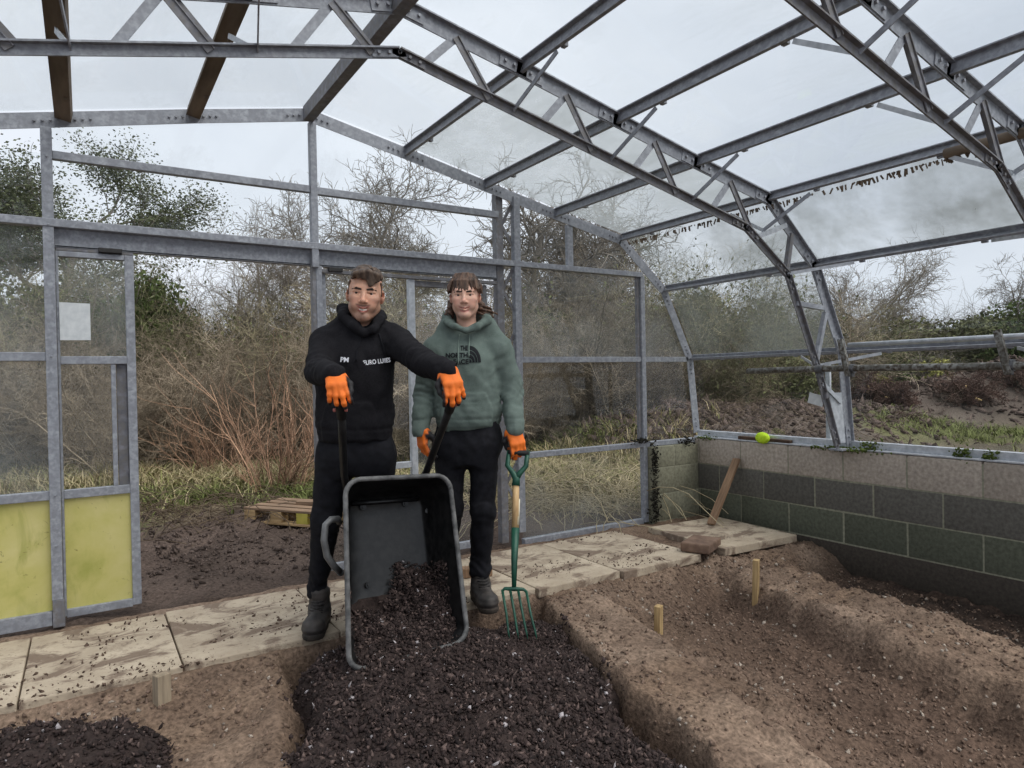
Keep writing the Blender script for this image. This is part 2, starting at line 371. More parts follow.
purlin('glazing_rail', *PROF[6], (upr[5] + upr[6]).normalized(), 0, YG, 'lower horizontal glazing rail just above the scaffold pipe', 'glazing rails on the right side', M['steel'], .05, .045, cat='rail')
for i, lb in ((1, 'wide dark brown beam nearest the ridge on the left roof slope'), (2, 'wide dark brown beam at the top left corner, second from the ridge')):
    x, z = mir(PROF[i]); purlin('brown_beam', x, z, (.2, 0, 1), 0, YG, lb, 'dark beams on the left roof slope', M['timber_dark'], .072, .05, 'box', 'beam')
# ---- trusses
def lerp2(a, b, t): return (a[0] + (b[0] - a[0]) * t, a[1] + (b[1] - a[1]) * t)
def inner_z(x):
    for (a, za), (b, zb) in zip(INNER, INNER[1:]):
        if a <= x <= b: return za + (zb - za) * (x - a) / (b - a)
def truss(Y, label, left=True):
    T = empty('roof_truss', (RID, Y, 0), label, 'truss', 'roof trusses')
    V3 = lambda p, dy=0: Vector((p[0], Y + dy, p[1]))
    def chord(pl, name, off, web, fl, mat):
        m = MB()
        for a, b in zip(pl, pl[1:]):
            up = nrm2(a, b) if a[0] < b[0] else nrm2(b, a)
            A, B = V3(a) + up * off, V3(b) + up * off
            m.tee(A, B, fl, web, .007, up)
            d = (B - A).normalized()
            for P, s in ((A, 1), (B, -1)):           # joint plates with bolts
                Q = P + d * (.05 * s) - up * web * .5
                m.box(Q + Vector((0, -.006, 0)), (.16, .006, web * .8), Vector((1, 0, 0)).rotation_difference(d).to_matrix())
                for k in (-.05, 0, .05): m.tube([Q + d * k + Vector((0, -.008, 0)), Q + d * k + Vector((0, -.02, 0))], .008, 6)
        return part(m, name, mat, T)
    sides = [(1, lambda p: p)] + ([(-1, mir)] if left else [])
    for sg, fn in sides:
        chord([fn(p) for p in PROF], 'outer_chord', .04, .075, .055, M['steel']) if sg > 0 else chord([fn(p) for p in PROF[:5]], 'outer_chord', .04, .075, .055, M['steel'])
        chord([fn(p) for p in INNER], 'inner_chord', .02, .045, .05, M['steel_dark']) if sg > 0 else chord([fn(p) for p in INNER[:2]], 'inner_chord', .02, .045, .05, M['steel'])
        for i in range(4):
            a, b = PROF[i], PROF[i + 1]
            Mx, N1, N2 = lerp2(a, b, .45), lerp2(a, b, .18)[0], lerp2(a, b, .72)[0]
            n1, n2 = (N1, inner_z(min(N1, 3.53))), (N2, inner_z(min(N2, 3.53)))
            if sg < 0: n1, n2 = n2, n1
            m = MB(); m.ell(V3(fn(Mx), -.012), V3(fn(n2), -.012), .03, .03, .005, (0, -1, 0)); m.ell(V3(fn(Mx), .012), V3(fn(n2), .012), .03, .03, .005, (0, 1, 0))
            part(m, 'strut', M['steel_dark'], T)
            m = MB(); m.bar(V3(fn(Mx)), V3(fn(n1)), .006, .038, (0, 0, 1) if False else nrm2(a, b)); part(m, 'flat_strut', M['steel'], T)
            # wind brace out to the purlins at the joint
            if i < 4:
                q = lerp2(a, b, .92); z = inner_z(min(q[0], 3.53)); nd = (q[0], z)
                for dy in (-.30, .30):
                    m = MB(); m.bar(V3(fn(nd)), Vector((fn(b)[0], Y + dy, b[1] - .03)), .006, .022); part(m, 'wind_brace', M['steel_pale'] if dy > 0 else M['steel'], T)
        if sg > 0:
            for a, b, mt in (((3.62, 2.08), (3.93, 2.19), 'steel_pale'), ((3.99, 2.14), (3.93, 1.88), 'steel_dark'), ((4.03, 1.68), (4.33, 1.66), 'steel'), ((4.36, 1.63), (4.24, 1.28), 'steel'), ((4.30, 1.14), (4.52, 1.0), 'steel_pale')):
                m = MB(); m.bar(V3(a), V3(b), .03, .03); part(m, 'strut', M[mt], T)
            for nd, pu in (((3.93, 1.87), PROF[5]), ((4.24, 1.26), PROF[6])):
                for dy in (-.3, .3):
                    m = MB(); m.bar(V3(nd), Vector((pu[0] - .02, Y + dy, pu[1] - .02)), .006, .02); part(m, 'wind_brace', M['steel_pale'], T)
            m = MB(); m.add([V3(p, -.003) for p in ((4.475, .71), (4.60, .71), (4.575, 1.07), (4.39, 1.07))] + [V3(p, .003) for p in ((4.475, .71), (4.60, .71), (4.575, 1.07), (4.39, 1.07))],
                            [(0, 1, 2, 3), (7, 6, 5, 4), (0, 4, 5, 1), (1, 5, 6, 2), (2, 6, 7, 3), (3, 7, 4, 0)])
            part(m, 'foot_plate', M['steel_pale'], T)
            m = MB(); m.box((4.54, Y, .668), (.17, .10, .012)); part(m, 'base_plate', M['steel'], T)
    return T
truss(YT, 'farther lattice roof truss, standing midway between camera and gable')
truss(YN, 'nearer lattice roof truss crossing the top right corner')
# ---- pipes and small fittings by the right side
R_ = M['pipe']
sp = empty('scaffold_pipe', (4.15, 2.0, 1.23), 'long weathered scaffold pipe hung level along the right side', 'pipe')
m = MB(); m.tube([(4.15, y, 1.235 + .004 * math.sin(y * 3)) for y in np.linspace(3.27, .6, 9)], .021, 12); part(m, 'tube', R_, sp, smooth=True)
for y in (onx(820, 369, 4.15)[1], onx(851, 370, 4.15)[1], onx(1009, 365, 4.15)[1]):
    m = MB(); m.tube([(4.15, y - .025, 1.235), (4.15, y + .025, 1.235)], .03, 12); m.box((4.15, y, 1.20), (.03, .03, .03)); part(m, 'clamp', M['bolt'], sp)
for y in (onx(850, 370, 4.15)[1], onx(1010, 365, 4.15)[1]):
    m = MB(); m.bar((4.13, y, 1.19), (4.13, y + .05, 1.425), .034, .024, (1, 0, 0)); part(m, 'hanger', M['pipe'], sp)
o = MB().tube([(4.47, y, 1.40) for y in (2.68, 1.9, .9, .3)], .016, 10).build('conduit', M['steel_pale'], smooth=True, origin=(4.47, 2.68, 1.40)); tag(o, 'thin pale conduit running along the lower glazing rail', 'pipe')
o = MB().tube([(3.755, y, 2.325 + (.0)) for y in (1.72, 1.2, .5)], .026, 12).build('brown_pipe', M['timber_dark'], smooth=True, origin=(3.755, 1.72, 2.325)); tag(o, 'rusty brown pipe end under the eaves at upper right edge', 'pipe')
m = MB(); cc = onx(816, 399.5, 4.33); m.box(cc, (.004, .115, .075), Matrix.Rotation(math.radians(14), 3, 'X')); M['card'] = two_tone('white_card', srgb(196, 200, 202), srgb(214, 217, 218), 30, .7, 0, 0)
o = m.build('white_tag', M['card'], origin=cc); tag(o, 'small tilted white card clipped to the farther truss leg', 'card')
m = MB(); c2 = onx(826, 395.5, 4.33); m.box(c2, (.02, .02, .04)); child(m.build('clip', M['steel_dark']), o)
m = MB(); m.box((4.70, 2.98, .98), (.02, .035, .62)); o = m.build('outside_batten', M['steel_pale'], origin=(4.70, 2.98, .67)); tag(o, 'narrow pale batten standing outside the glass behind the truss leg', 'batten')
# paper on the door
pp = [(-.100, 1.46), (.036, 1.462), (.036, 1.655), (-.100, 1.657)]
o = MB().add([(x, YG + .012, z) for x, z in pp] + [(x, YG + .014, z) for x, z in pp], [(0, 1, 2, 3), (7, 6, 5, 4), (0, 4, 5, 1), (1, 5, 6, 2), (2, 6, 7, 3), (3, 7, 4, 0)]).build('paper_sheet', M['card'], origin=(-.03, YG + .012, 1.56))
tag(o, 'blank white sheet of paper stuck on the left door glass', 'paper')
# ragged seal under eaves: part of eaves purlin
ev = [x for x in COL.objects if x.get('label', '').startswith('grey steel purlin along the eaves')][0]
m = MB(); rg = random.Random(3)
for i in range(170):
    y = rg.uniform(1.5, YG - .05); l_ = rg.uniform(.008, .04); x = 3.76 + .02
    m.bar((x, y, 2.31), (x + rg.uniform(-.01, .02), y + rg.uniform(-.015, .015), 2.31 - l_), .004, rg.uniform(.005, .014), (0, 1, 0))
o = child(m.build('ragged_seal', M['timber_dark']), ev); o['kind'] = 'stuff'
# ---- block walls
bk = attr_mat('concrete_block', .9, .5, 45, .2, .25, .004)
def block_wall(name, courses, faces, mat):
    V, F, Cc = [], [], []
    def bx(x0, x1, y0, y1, z0, z1, c):
        o = len(V); V.extend([(x, y, z) for x in (x0, x1) for y in (y0, y1) for z in (z0, z1)]); Cc.extend([c] * 8)
        F.extend([tuple(o + i for i in f) for f in ((0, 1, 3, 2), (4, 6, 7, 5), (0, 4, 5, 1), (2, 3, 7, 6), (0, 2, 6, 4), (1, 5, 7, 3))])
    faces(bx); o = fast_mesh(name, V, F, mat, None, Cc); b = o.modifiers.new('edge', 'BEVEL'); b.width = .005; b.segments = 2
    return o
rb = random.Random(5)
def vary(c, a=.12): k = 1 + rb.uniform(-a, a); return tuple(x * k for x in c[:3])
TOPC, MIDC, LOWC, MORT, GRN = srgb(170, 159, 147), srgb(94, 91, 85), srgb(88, 90, 77), srgb(136, 134, 116), srgb(128, 126, 108)
def right_blocks(bx):
    X0, X1 = 4.575, 4.70
    bx(X0 + .0025, X1 - .006, -.1, YG + .05, -.45, .64, MORT[:3])
    for c, (z0, z1, off, colr) in enumerate(((-.24, -.02, -1, srgb(64, 58, 52)), (-.013, .207, .222, LOWC), (.213, .43, .0, MIDC), (.437, .655, .222, TOPC))):
        y = 3.69 - (0 if off else -.222)
        y = 4.135 if off else 3.915
        ys = [YG + .05]; 
        while y > -.1 and off >= 0: ys.append(y); y -= .445
        ys.append(-.1)
        for b, a in zip(ys, ys[1:]):
            if b - a > .02: bx(X0 + rb.uniform(-.002, .002), X1, a + .004, b - .004, z0, z1, vary(colr))
wr = block_wall('wall_right', None, right_blocks, bk); tag(wr, kind='structure')
def back_blocks(bx):
    Y0, Y1 = YG - .05, YG + .09
    bx(4.02, 4.574, Y0 + .0025, Y1, -.3, .60, MORT[:3])
    for z0, z1, xs in ((-.24, -.02, (4.0, 4.3, 4.574)), (-.013, .207, (4.0, 4.29, 4.574)), (.213, .43, (4.0, 4.574)), (.437, .612, (4.0, 4.28, 4.574))):
        for a, b in zip(xs, xs[1:]): bx(a + .004, b - .004, Y0, Y1, z0, z1, vary(GRN))
wb = block_wall('wall_corner', None, back_blocks, bk); tag(wb, kind='structure')
m = MB(); m.box((4.645, (YG) / 2, .69), (.05, YG, .06)); m.box((4.62, YG / 2, .665), (.09, YG, .012))
o = m.build('trim_1', M['steel_pale'], bevel=.003); tag(o, kind='structure')
# ================================================================== ground inside
rng = np.random.RandomState(11)
def blob_chips(n, rng, smin, smax, flat=.5, lng=1.0):      # n small irregular octahedra: verts (n*6,3) round the origin, faces
    base = np.array([[1, 0, 0], [-1, 0, 0], [0, 1, 0], [0, -1, 0], [0, 0, 1], [0, 0, -1]], float)
    fc = np.array([[0, 2, 4], [2, 1, 4], [1, 3, 4], [3, 0, 4], [2, 0, 5], [1, 2, 5], [3, 1, 5], [0, 3, 5]])
    s = smin + (smax - smin) * rng.rand(n, 1, 1) ** 2.2
    sc = np.stack([(.6 + .9 * rng.rand(n)) * lng, .4 + .6 * rng.rand(n), flat * (.5 + .7 * rng.rand(n))], 1)[:, None, :]
    V = base[None] * s * sc * (.7 + .6 * rng.rand(n, 6, 1))
    q = rng.randn(n, 4); q /= np.linalg.norm(q, axis=1, keepdims=True); w, x, y, z = q.T
    Rm = np.stack([1 - 2 * (y * y + z * z), 2 * (x * y - w * z), 2 * (x * z + w * y), 2 * (x * y + w * z), 1 - 2 * (x * x + z * z), 2 * (y * z - w * x),
                   2 * (x * z - w * y), 2 * (y * z + w * x), 1 - 2 * (x * x + y * y)], 1).reshape(n, 3, 3)
    V = np.einsum('nij,nkj->nki', Rm, V)
    return V, (fc[None] + 6 * np.arange(n)[:, None, None]).reshape(-1, 3)
def bed_xl(y): return .80 + .30 * (y - 3.0)
def bed_xr(y): return 1.69 + .30 * (y - 1.54)
def path_xr(y): return 2.33 + .27 * (y - 2.31)
def bench_foot(y): return bench_top(y) - .17 - .05 * (2.2 - y)
def bench_top(y): return 3.44 + .15 * (y - 2.2)
def terrain(x, y, fine=True):
    wob = .05 * fbm(x * 2.2, y * 2.2, 3.0, 3) + .016 * fbm(x * 11, y * 11, 6.0, 3)
    z = -.055 + 0 * x
    w2 = x + wob
    cb = sstep(bed_xl(y) - .10, bed_xl(y) + .06, w2) * (1 - sstep(bed_xr(y) - .02, bed_xr(y) + .05, w2)) * (1 - sstep(3.16, 3.24, y))
    z = z - .21 * cb
    db = (.5 * sstep(path_xr(y) + .0, path_xr(y) + .12, w2) + .5 * sstep(path_xr(y) + .05, path_xr(y) + .75, w2)) * (1 - sstep(np.minimum(bench_foot(y), 3.6), np.minimum(np.maximum(bench_top(y), bench_foot(y) + .10), 3.75), w2)) * (1 - sstep(2.80, 3.16, y + wob))
    z = z - .20 * db
    tr = sstep(3.86 + .12 * (y - 2.0), 4.12 + .1 * (y - 2.0), w2) * (1 - sstep(2.70, 3.02, y + .5 * wob))
    z = z - .17 * tr - .035 * sstep(3.2, 3.6, x) * (1 - sstep(2.8, 3.1, y)) * (1 - tr)
    lf = 1 - sstep(bed_xl(y) - .35, bed_xl(y) - .05, x)
    z = z - .09 * lf * (1 - sstep(2.85, 3.2, y)) - .05 * (1 - lf) * (1 - sstep(.6, .8, x)) * (1 - sstep(2.9, 3.18, y))
    z = z - .05 * (1 - sstep(1.2, 2.0, y)) * (1 - cb)
    under = sstep(3.16, 3.22, y); z = z * (1 - under) + under * (-.030 + .0 * x)
    if fine:
        rough = .5 + .5 * sstep(.0, .6, db + tr + .6 * (1 - lf) * sstep(3.2, 3.6, x))
        z = z + (.016 * fbm(x * 5, y * 5, 1.0, 3) + .021 * rough * fbm(x * 15, y * 15, 2.0, 3) + .007 * rough * np.maximum(0, fbm(x * 38, y * 38, 4.0, 2))) * (1 - .6 * under)
    return z, cb, db, tr, lf
gx = np.concatenate([np.arange(-1.2, 2.7, .016), np.arange(2.7, 4.60, .022)]); gy = np.concatenate([np.arange(.35, 1.1, .035), np.arange(1.1, 3.3, .016), np.arange(3.3, 4.21, .03)])
X, Y = np.meshgrid(gx, gy); Z, cb, db, tr, lf = terrain(X, Y)
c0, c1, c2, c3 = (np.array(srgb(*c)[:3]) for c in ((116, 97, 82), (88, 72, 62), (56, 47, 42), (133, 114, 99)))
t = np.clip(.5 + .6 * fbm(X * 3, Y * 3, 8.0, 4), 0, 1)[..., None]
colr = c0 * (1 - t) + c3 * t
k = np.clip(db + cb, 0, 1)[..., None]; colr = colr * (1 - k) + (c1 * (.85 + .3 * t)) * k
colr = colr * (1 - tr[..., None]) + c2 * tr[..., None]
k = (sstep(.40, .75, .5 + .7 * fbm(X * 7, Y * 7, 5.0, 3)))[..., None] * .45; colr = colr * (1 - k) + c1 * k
def grid_faces(ny, nx):
    i = np.arange(ny * nx).reshape(ny, nx); return np.stack([i[:-1, :-1], i[:-1, 1:], i[1:, 1:], i[1:, :-1]], -1).reshape(-1, 4)
M['soil'] = attr_mat('soil', .95, 1.0, 55, .1, .45, .012)
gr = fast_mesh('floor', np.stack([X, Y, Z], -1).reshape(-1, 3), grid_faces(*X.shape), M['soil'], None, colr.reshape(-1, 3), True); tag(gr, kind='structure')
# loose clods and stones on the soil
n = 26000
cx = rng.uniform(-.3, 4.5, n); cy = rng.uniform(1.0, 3.2, n)
z, cb_, db_, tr_, lf_ = terrain(cx, cy)
keep = rng.rand(n) < np.clip(.20 + .75 * db_ + .5 * np.exp(-((cx - bed_xr(cy) - .10) / .07) ** 2) + .35 * sstep(3.2, 3.6, cx) + .5 * sstep(2.75, 3.1, cy) * (cx < 3.9), 0, 1) * (1 - .9 * cb_)
cx, cy, z = cx[keep], cy[keep], z[keep]; n = len(cx)
V, F = blob_chips(n, rng, (.0025), .017, .8); V += np.stack([cx, cy, z + .001], 1)[:, None, :]
sh = rng.rand(n, 1); cc = np.where(sh < .92, np.array(srgb(112, 94, 82))[:3] * (.7 + .6 * rng.rand(n, 1)), np.array(srgb(158, 146, 134))[:3] * (.8 + .4 * rng.rand(n, 1)))
o = fast_mesh('soil_clods', V.reshape(-1, 3), F, M['soil'], None, np.repeat(cc, 6, 0)); tag(o, 'loose clods and small stones scattered over the dug soil', 'soil', None, 'stuff')
# ---- slabs
def slab_mat():
    t = NT('concrete_slab'); v = t.coord('Object'); f = t.noise(v, 4.5, 6, .6); g = t.noise(v, 60, 3)
    w = t.noise(t.coord('Object', (1, 1.5, 1)), 3.6, 6, .66, .9)
    c = t.ramp(f, [(.32, srgb(162, 147, 128)), (.68, srgb(194, 179, 158))])
    mud = t.ramp(w, [(.475, (0, 0, 0)), (.57, (.9, .9, .9))]); c = t.mix(mud, c, srgb(116, 99, 86)); c = t.mix(t.ramp(g, [(.60, (0, 0, 0)), (.72, (.6, .6, .6))]), c, srgb(96, 80, 68))
    t.bsdf(c, .92, 0, t.math('ADD', t.math('MULTIPLY', w, 2.0), g), .5, .006, .2); return t.m
M['slab'] = slab_mat()
xs = [-1.42, -.83, -.243, .338, 1.03, 1.56, 2.18, 2.80, 3.50]
desc = ['leftmost pale concrete path slab at the frame edge', 'pale concrete slab below the left fixed yellow panel', 'pale muddy concrete slab in front of the left sliding door', 'pale muddy slab at the open doorway, under the booted foot of the black-hooded man',
        'pale slab behind the tipped wheelbarrow', 'pale slab under the boot of the man in green', 'pale muddy slab just right of the garden fork', 'pale mud-smeared slab at the right end of the path strip']
tilt = random.Random(4)
for i, (a, b) in enumerate(zip(xs, xs[1:])):
    if i == 0: continue
    yf = 3.225 - max(0, (a + b) / 2 - 1.6) * .045
    m = MB(); m.box((0, 0, 0), (b - a - .006, 4.04 - yf, .055)); o = m.build('path_slab', M['slab'], bevel=.006)
    o.location = ((a + b) / 2, (yf + 4.04) / 2, -.0275 + tilt.uniform(-.002, .002)); o.rotation_euler = (tilt.uniform(-.003, .003), tilt.uniform(-.003, .003), 0)
    tag(o, desc[i], 'paving slab', 'slabs of the concrete path')
m = MB(); m.box((0, 0, 0), (.74, .80, .055)); o = m.build('path_slab', M['slab'], bevel=.006); o.location = (4.09, 3.50, -.012); o.rotation_euler = (0.0, 0.0, -.06)
tag(o, 'square concrete slab in the corner beneath the leaning plank', 'paving slab')
M['brick'] = two_tone('mud_brick', srgb(96, 76, 64), srgb(128, 104, 88), 14, .95, 0, .8, .01)
m = MB(); m.box((0, 0, 0), (.30, .20, .065)); o = m.build('paving_brick', M['brick'], bevel=.01); o.location = (3.60, 3.25, .035); o.rotation_euler = (0, .03, .45); tag(o, 'muddy brown paving brick lying loose beside the corner slab', 'brick')
M['wood'] = two_tone('raw_wood', srgb(112, 88, 68), srgb(152, 122, 96), 6, .85, 0, .4, .003, stretch=(8, 8, .8))
M['wood_pale'] = two_tone('pale_peg_wood', srgb(150, 124, 86), srgb(188, 160, 114), 6, .8, 0, .4, .003, stretch=(8, 8, .8))
M['wood_grey'] = two_tone('grey_peg_wood', srgb(128, 114, 96), srgb(160, 144, 122), 6, .85, 0, .4, .003, stretch=(8, 8, .8))
A = Vector((4.17, 3.66, .015)); B = Vector((4.555, 3.70, .50)); m = MB()
d = (B - A); m.box((0, 0, d.length / 2), (.022, .068, d.length)); o = m.build('leaning_plank', M['wood'], bevel=.003); o.location = A + Vector((.0, 0, .012)); o.rotation_euler = d.to_track_quat('Z', 'Y').to_euler()
o.rotation_euler = (math.atan2(-d.y, d.z) , math.atan2(d.x, d.z), 0); tag(o, 'short brown plank leaning against the block wall in the corner', 'plank')
def peg(x, y, zt, w, tilt_, mat, label):
    m = MB(); zb = terrain(np.array(x), np.array(y))[0] - .12; h = zt - zb
    m.box((0, 0, h / 2 + .04), (w, w * .8, h - .08)); m.add([(-w / 2, -w * .4, .08), (w / 2, -w * .4, .08), (w / 2, w * .4, .08), (-w / 2, w * .4, .08), (0, 0, 0)], [(0, 1, 4), (1, 2, 4), (2, 3, 4), (3, 0, 4)])
    o = m.build('wooden_peg', mat, bevel=.003); o.location = (x, y, float(zb)); o.rotation_euler = (tilt_, -tilt_ * .6, .4); return tag(o, label, 'peg', 'pegs marking the beds')
peg(3.46, 2.70, .075, .042, .04, M['wood_pale'], 'tall pale wooden peg at the far end of the dug bed')
peg(2.54, 2.60, .0, .044, .03, M['wood_pale'], 'short pale wooden peg on the edge of the dug bed right of the soil path')
peg(.240, 3.07, .045, .056, -.02, M['wood_grey'], 'broad grey wooden peg before the path slabs at left')
m = MB(); m.box((0, 0, 0), (.27, .07, .06)); o = m.build('wood_offcut', M['wood'], bevel=.006); p = onz(478, 574, .04); o.location = (p[0], p[1] + .10, .03); o.rotation_euler = (0, 0, -.35); tag(o, 'short offcut of dark timber behind the boot of the man in green', 'wood')
# ---- on top of the block wall
m = MB(); m.extr((4.60, 3.72, .685), (4.60, 3.23, .680), [(-.018, -.016), (.018, -.016), (.02, .014), (-.016, .016)]); M['wood_dark'] = two_tone('dark_stick', srgb(62, 48, 40), srgb(98, 76, 60), 10, .8, 0, .4, .003)
o = m.build('brown_stick', M['wood_dark'], origin=(4.60, 3.47, .68), bevel=.004); tag(o, 'dark brown stick lying along the top of the block wall', 'stick')
M['lime'] = two_tone('lime_felt', srgb(176, 214, 22), srgb(206, 238, 60), 60, .8, 0, .3, .002)
import bmesh
bm = bmesh.new(); bmesh.ops.create_icosphere(bm, subdivisions=4, radius=1.0)
for v in bm.verts: v.co = Vector((v.co.x * .040, v.co.y * .062, v.co.z * .046)) * (1 + .03 * math.sin(v.co.x * 9) * math.sin(v.co.y * 7))
me = bpy.data.meshes.new('lime_ball'); bm.to_mesh(me); bm.free(); me.materials.append(M['lime']); me.polygons.foreach_set('use_smooth', [True] * len(me.polygons))
o = bpy.data.objects.new('lime_ball', me); COL.objects.link(o); o.location = (4.565, 3.465, .70); tag(o, 'bright lime green ball resting against the stick on the wall', 'ball')
# moss and weeds on the wall tops
M['moss'] = attr_mat('moss', .95, .5, 80, .1, .3)
mp, mc = [], []
r = random.Random(9)
def mossy(cx, cy, cz, sx, sy, sz, n, c):
    for i in range(n): mp.append((cx + r.gauss(0, sx), cy + r.gauss(0, sy), cz + r.gauss(0, sz))); k = r.uniform(.6, 1.3); mc.append([q * k for q in c[:3]])
dk, gn = srgb(52, 50, 44), srgb(84, 96, 50)
mossy(4.03, YG - .065, .48, .022, .012, .09, 240, dk); mossy(4.03, YG - .065, .20, .022, .012, .05, 150, dk); mossy(4.03, YG - .06, .08, .03, .015, .05, 120, dk)
mossy(3.90, YG - .03, .675, .06, .01, .012, 90, dk); mossy(4.42, YG - .05, .63, .04, .015, .02, 80, dk)
mossy(4.56, 2.78, .665, .03, .11, .008, 220, gn); mossy(4.60, 2.62, .69, .02, .05, .025, 90, gn); mossy(4.60, 2.03, .70, .015, .03, .03, 80, gn); mossy(4.60, 1.88, .69, .015, .02, .02, 60, gn); mossy(4.58, 4.05, .66, .02, .05, .01, 90, gn)
n = len(mp); V, F = blob_chips(n, rng, .006, .016, .8); V += np.array(mp)[:, None, :]
o = fast_mesh('moss', V.reshape(-1, 3), F, M['moss'], None, np.repeat(np.array(mc), 6, 0)); tag(o, 'dark moss and small weeds along the block wall and sill', 'moss', None, 'stuff')
# ================================================================== compost
M['compost'] = attr_mat('compost', .9, .6, 90, .25, .3, .006)
def chip_cols(n):
    s = rng.rand(n, 1)
    dark = np.array(srgb(52, 42, 40))[:3] * (.45 + 1.1 * rng.rand(n, 1)); mid = np.array(srgb(94, 79, 74))[:3] * (.6 + .6 * rng.rand(n, 1)); pale = np.array(srgb(160, 153, 154))[:3] * (.6 + .6 * rng.rand(n, 1))
    return np.where(s < .84, dark, np.where(s < .985, mid, pale))
def heap(name, x0, x1, y0, y1, zfun, mask, nchip, label, step=.016, smax=.0165):
    X, Y = np.meshgrid(np.arange(x0, x1, step), np.arange(y0, y1, step))
    base = terrain(X, Y, False)[0]; mk = mask(X, Y); Z = zfun(X, Y) + .02 * fbm(X * 9, Y * 9, 1.0, 3) + .010 * fbm(X * 28, Y * 28, 2.0, 2)
    Z = base - .05 + (np.maximum(Z, base - .05) - base + .05) * mk
    Vg = np.stack([X, Y, Z], -1).reshape(-1, 3); Fg = grid_faces(*X.shape)
    km = mk.reshape(-1) > .02; Fg = Fg[km[Fg].all(1)]
    Fg = np.concatenate([Fg[:, [0, 1, 2]], Fg[:, [0, 2, 3]]])
    cg = np.array(srgb(50, 40, 37))[:3] * np.ones((len(Vg), 1))
    px = rng.uniform(x0, x1, nchip * 2); py = rng.uniform(y0, y1, nchip * 2); m_ = mask(px, py)
    ok = rng.rand(len(px)) < m_; px, py, m_ = px[ok][:nchip], py[ok][:nchip], m_[ok][:nchip]
    b = terrain(px, py, False)[0]; z = zfun(px, py) + .02 * fbm(px * 9, py * 9, 1.0, 3); z = b - .05 + (np.maximum(z, b - .05) - b + .05) * m_
    z = np.maximum(z, b + .004)
    V, F = blob_chips(len(px), rng, .0035, smax, .6, 1.2); V += np.stack([px, py, z + rng.uniform(0, .008, len(px))], 1)[:, None, :]
    Vall = np.concatenate([Vg, V.reshape(-1, 3)]); Fall = np.concatenate([Fg, F + len(Vg)]); call = np.concatenate([cg, np.repeat(chip_cols(len(px)), 6, 0)])
    o = fast_mesh(name, Vall, Fall, M['compost'], None, call); return tag(o, label, 'compost', None, 'stuff')
def pile_z(x, y):
    return -.14 + .17 * np.exp(-((x - 1.30) / .66) ** 2 - ((y - 2.62) / .52) ** 2) - .05 * np.exp(-((x - 1.78) / .16) ** 2 - ((y - 2.72) / .22) ** 2) + .07 * np.exp(-((x - .95) / .22) ** 2 - ((y - 2.95) / .22) ** 2) + .03 * np.exp(-((x - 1.2) / .4) ** 2 - ((y - 1.9) / .5) ** 2)
def pile_m(x, y):
    w = .07 * fbm(x * 5, y * 5, 7.0, 3)
    return sstep(bed_xl(y) - .10, bed_xl(y) + .02, x + w) * (1 - sstep(bed_xr(y) - .06, bed_xr(y) + .02, x + w)) * (1 - sstep(3.02, 3.14, y + w)) * (1 - sstep(3.06, 3.16, y + w + .25 * np.maximum(0, 1.05 - x)))
heap('compost_heap', .35, 2.3, 1.15, 3.25, pile_z, pile_m, 36000, 'dark chunky compost heap spilled in front of the wheelbarrow')
def pile2_z(x, y): return -.085 + .06 * np.exp(-((x + .3) / .4) ** 2 - ((y - 2.9) / .3) ** 2) + 0 * x
def pile2_m(x, y):
    w = .06 * fbm(x * 5, y * 5, 2.0, 3); return (1 - sstep(.12, .24, x + w - .25 * (2.9 - y))) * (1 - sstep(3.05, 3.16, y + w + .3 * np.maximum(0, x + .1))) * sstep(-1.15, -1.05, x)
heap('compost_heap', -1.2, .5, 1.9, 3.20, pile2_z, pile2_m, 10000, 'dark compost spread at the bottom left corner before the slabs')
# ================================================================== ground outside
ox = np.concatenate([np.arange(-22, -4, 1.0), np.arange(-4, 4, .09), np.arange(4, 14, .14), np.arange(14, 52, 1.0)])
oy = np.concatenate([np.arange(-8, 0, 1.0), np.arange(0, 4.2, .2), np.arange(4.2, 9, .09), np.arange(9, 20, .25), np.arange(20, 60, 2.0)])
HEAPS = [(*gp(700, 10.5)[:2], .62, 1.3), (*gp(610, 10.0)[:2], .45, 1.1), (*gp(775, 11.8)[:2], .66, 1.4), (*gp(850, 13.5)[:2], .62, 1.5), (*gp(905, 16)[:2], .75, 1.6), (*gp(985, 16.5)[:2], .85, 1.6), (*gp(1060, 16)[:2], .9, 1.7)]
def outside_z(x, y, fine=True):
    z = -.03 + .05 * fbm(x * .5, y * .5, 1.0, 3) * sstep(4.5, 7, np.maximum(y, x - .5))
    for hx, hy, a, s in HEAPS: z = z + a * np.exp(-((x - hx) ** 2 + (y - hy) ** 2) / (s * s))
    z = z + 1.2 * sstep(16, 40, np.hypot(x, y)) * sstep(.0, 12, 10 - x)
    if fine: z = z + .034 * fbm(x * 4, y * 4, 2.0, 3) + .07 * sstep(8, 11, np.hypot(x, y)) * sstep(5, 7, x) * fbm(x * 1.7, y * 1.7, 3.0, 3) + .022 * fbm(x * 13, y * 13, 5.0, 2)
    ins = (1 - sstep(4.45, 4.66, x)) * (1 - sstep(4.02, 4.2, y)); return z - .6 * ins
X, Y = np.meshgrid(ox, oy); Z = outside_z(X, Y)
mud, grs, soil, straw = (np.array(srgb(*c)[:3]) for c in ((84, 72, 65), (98, 106, 66), (92, 82, 76), (132, 120, 94)))
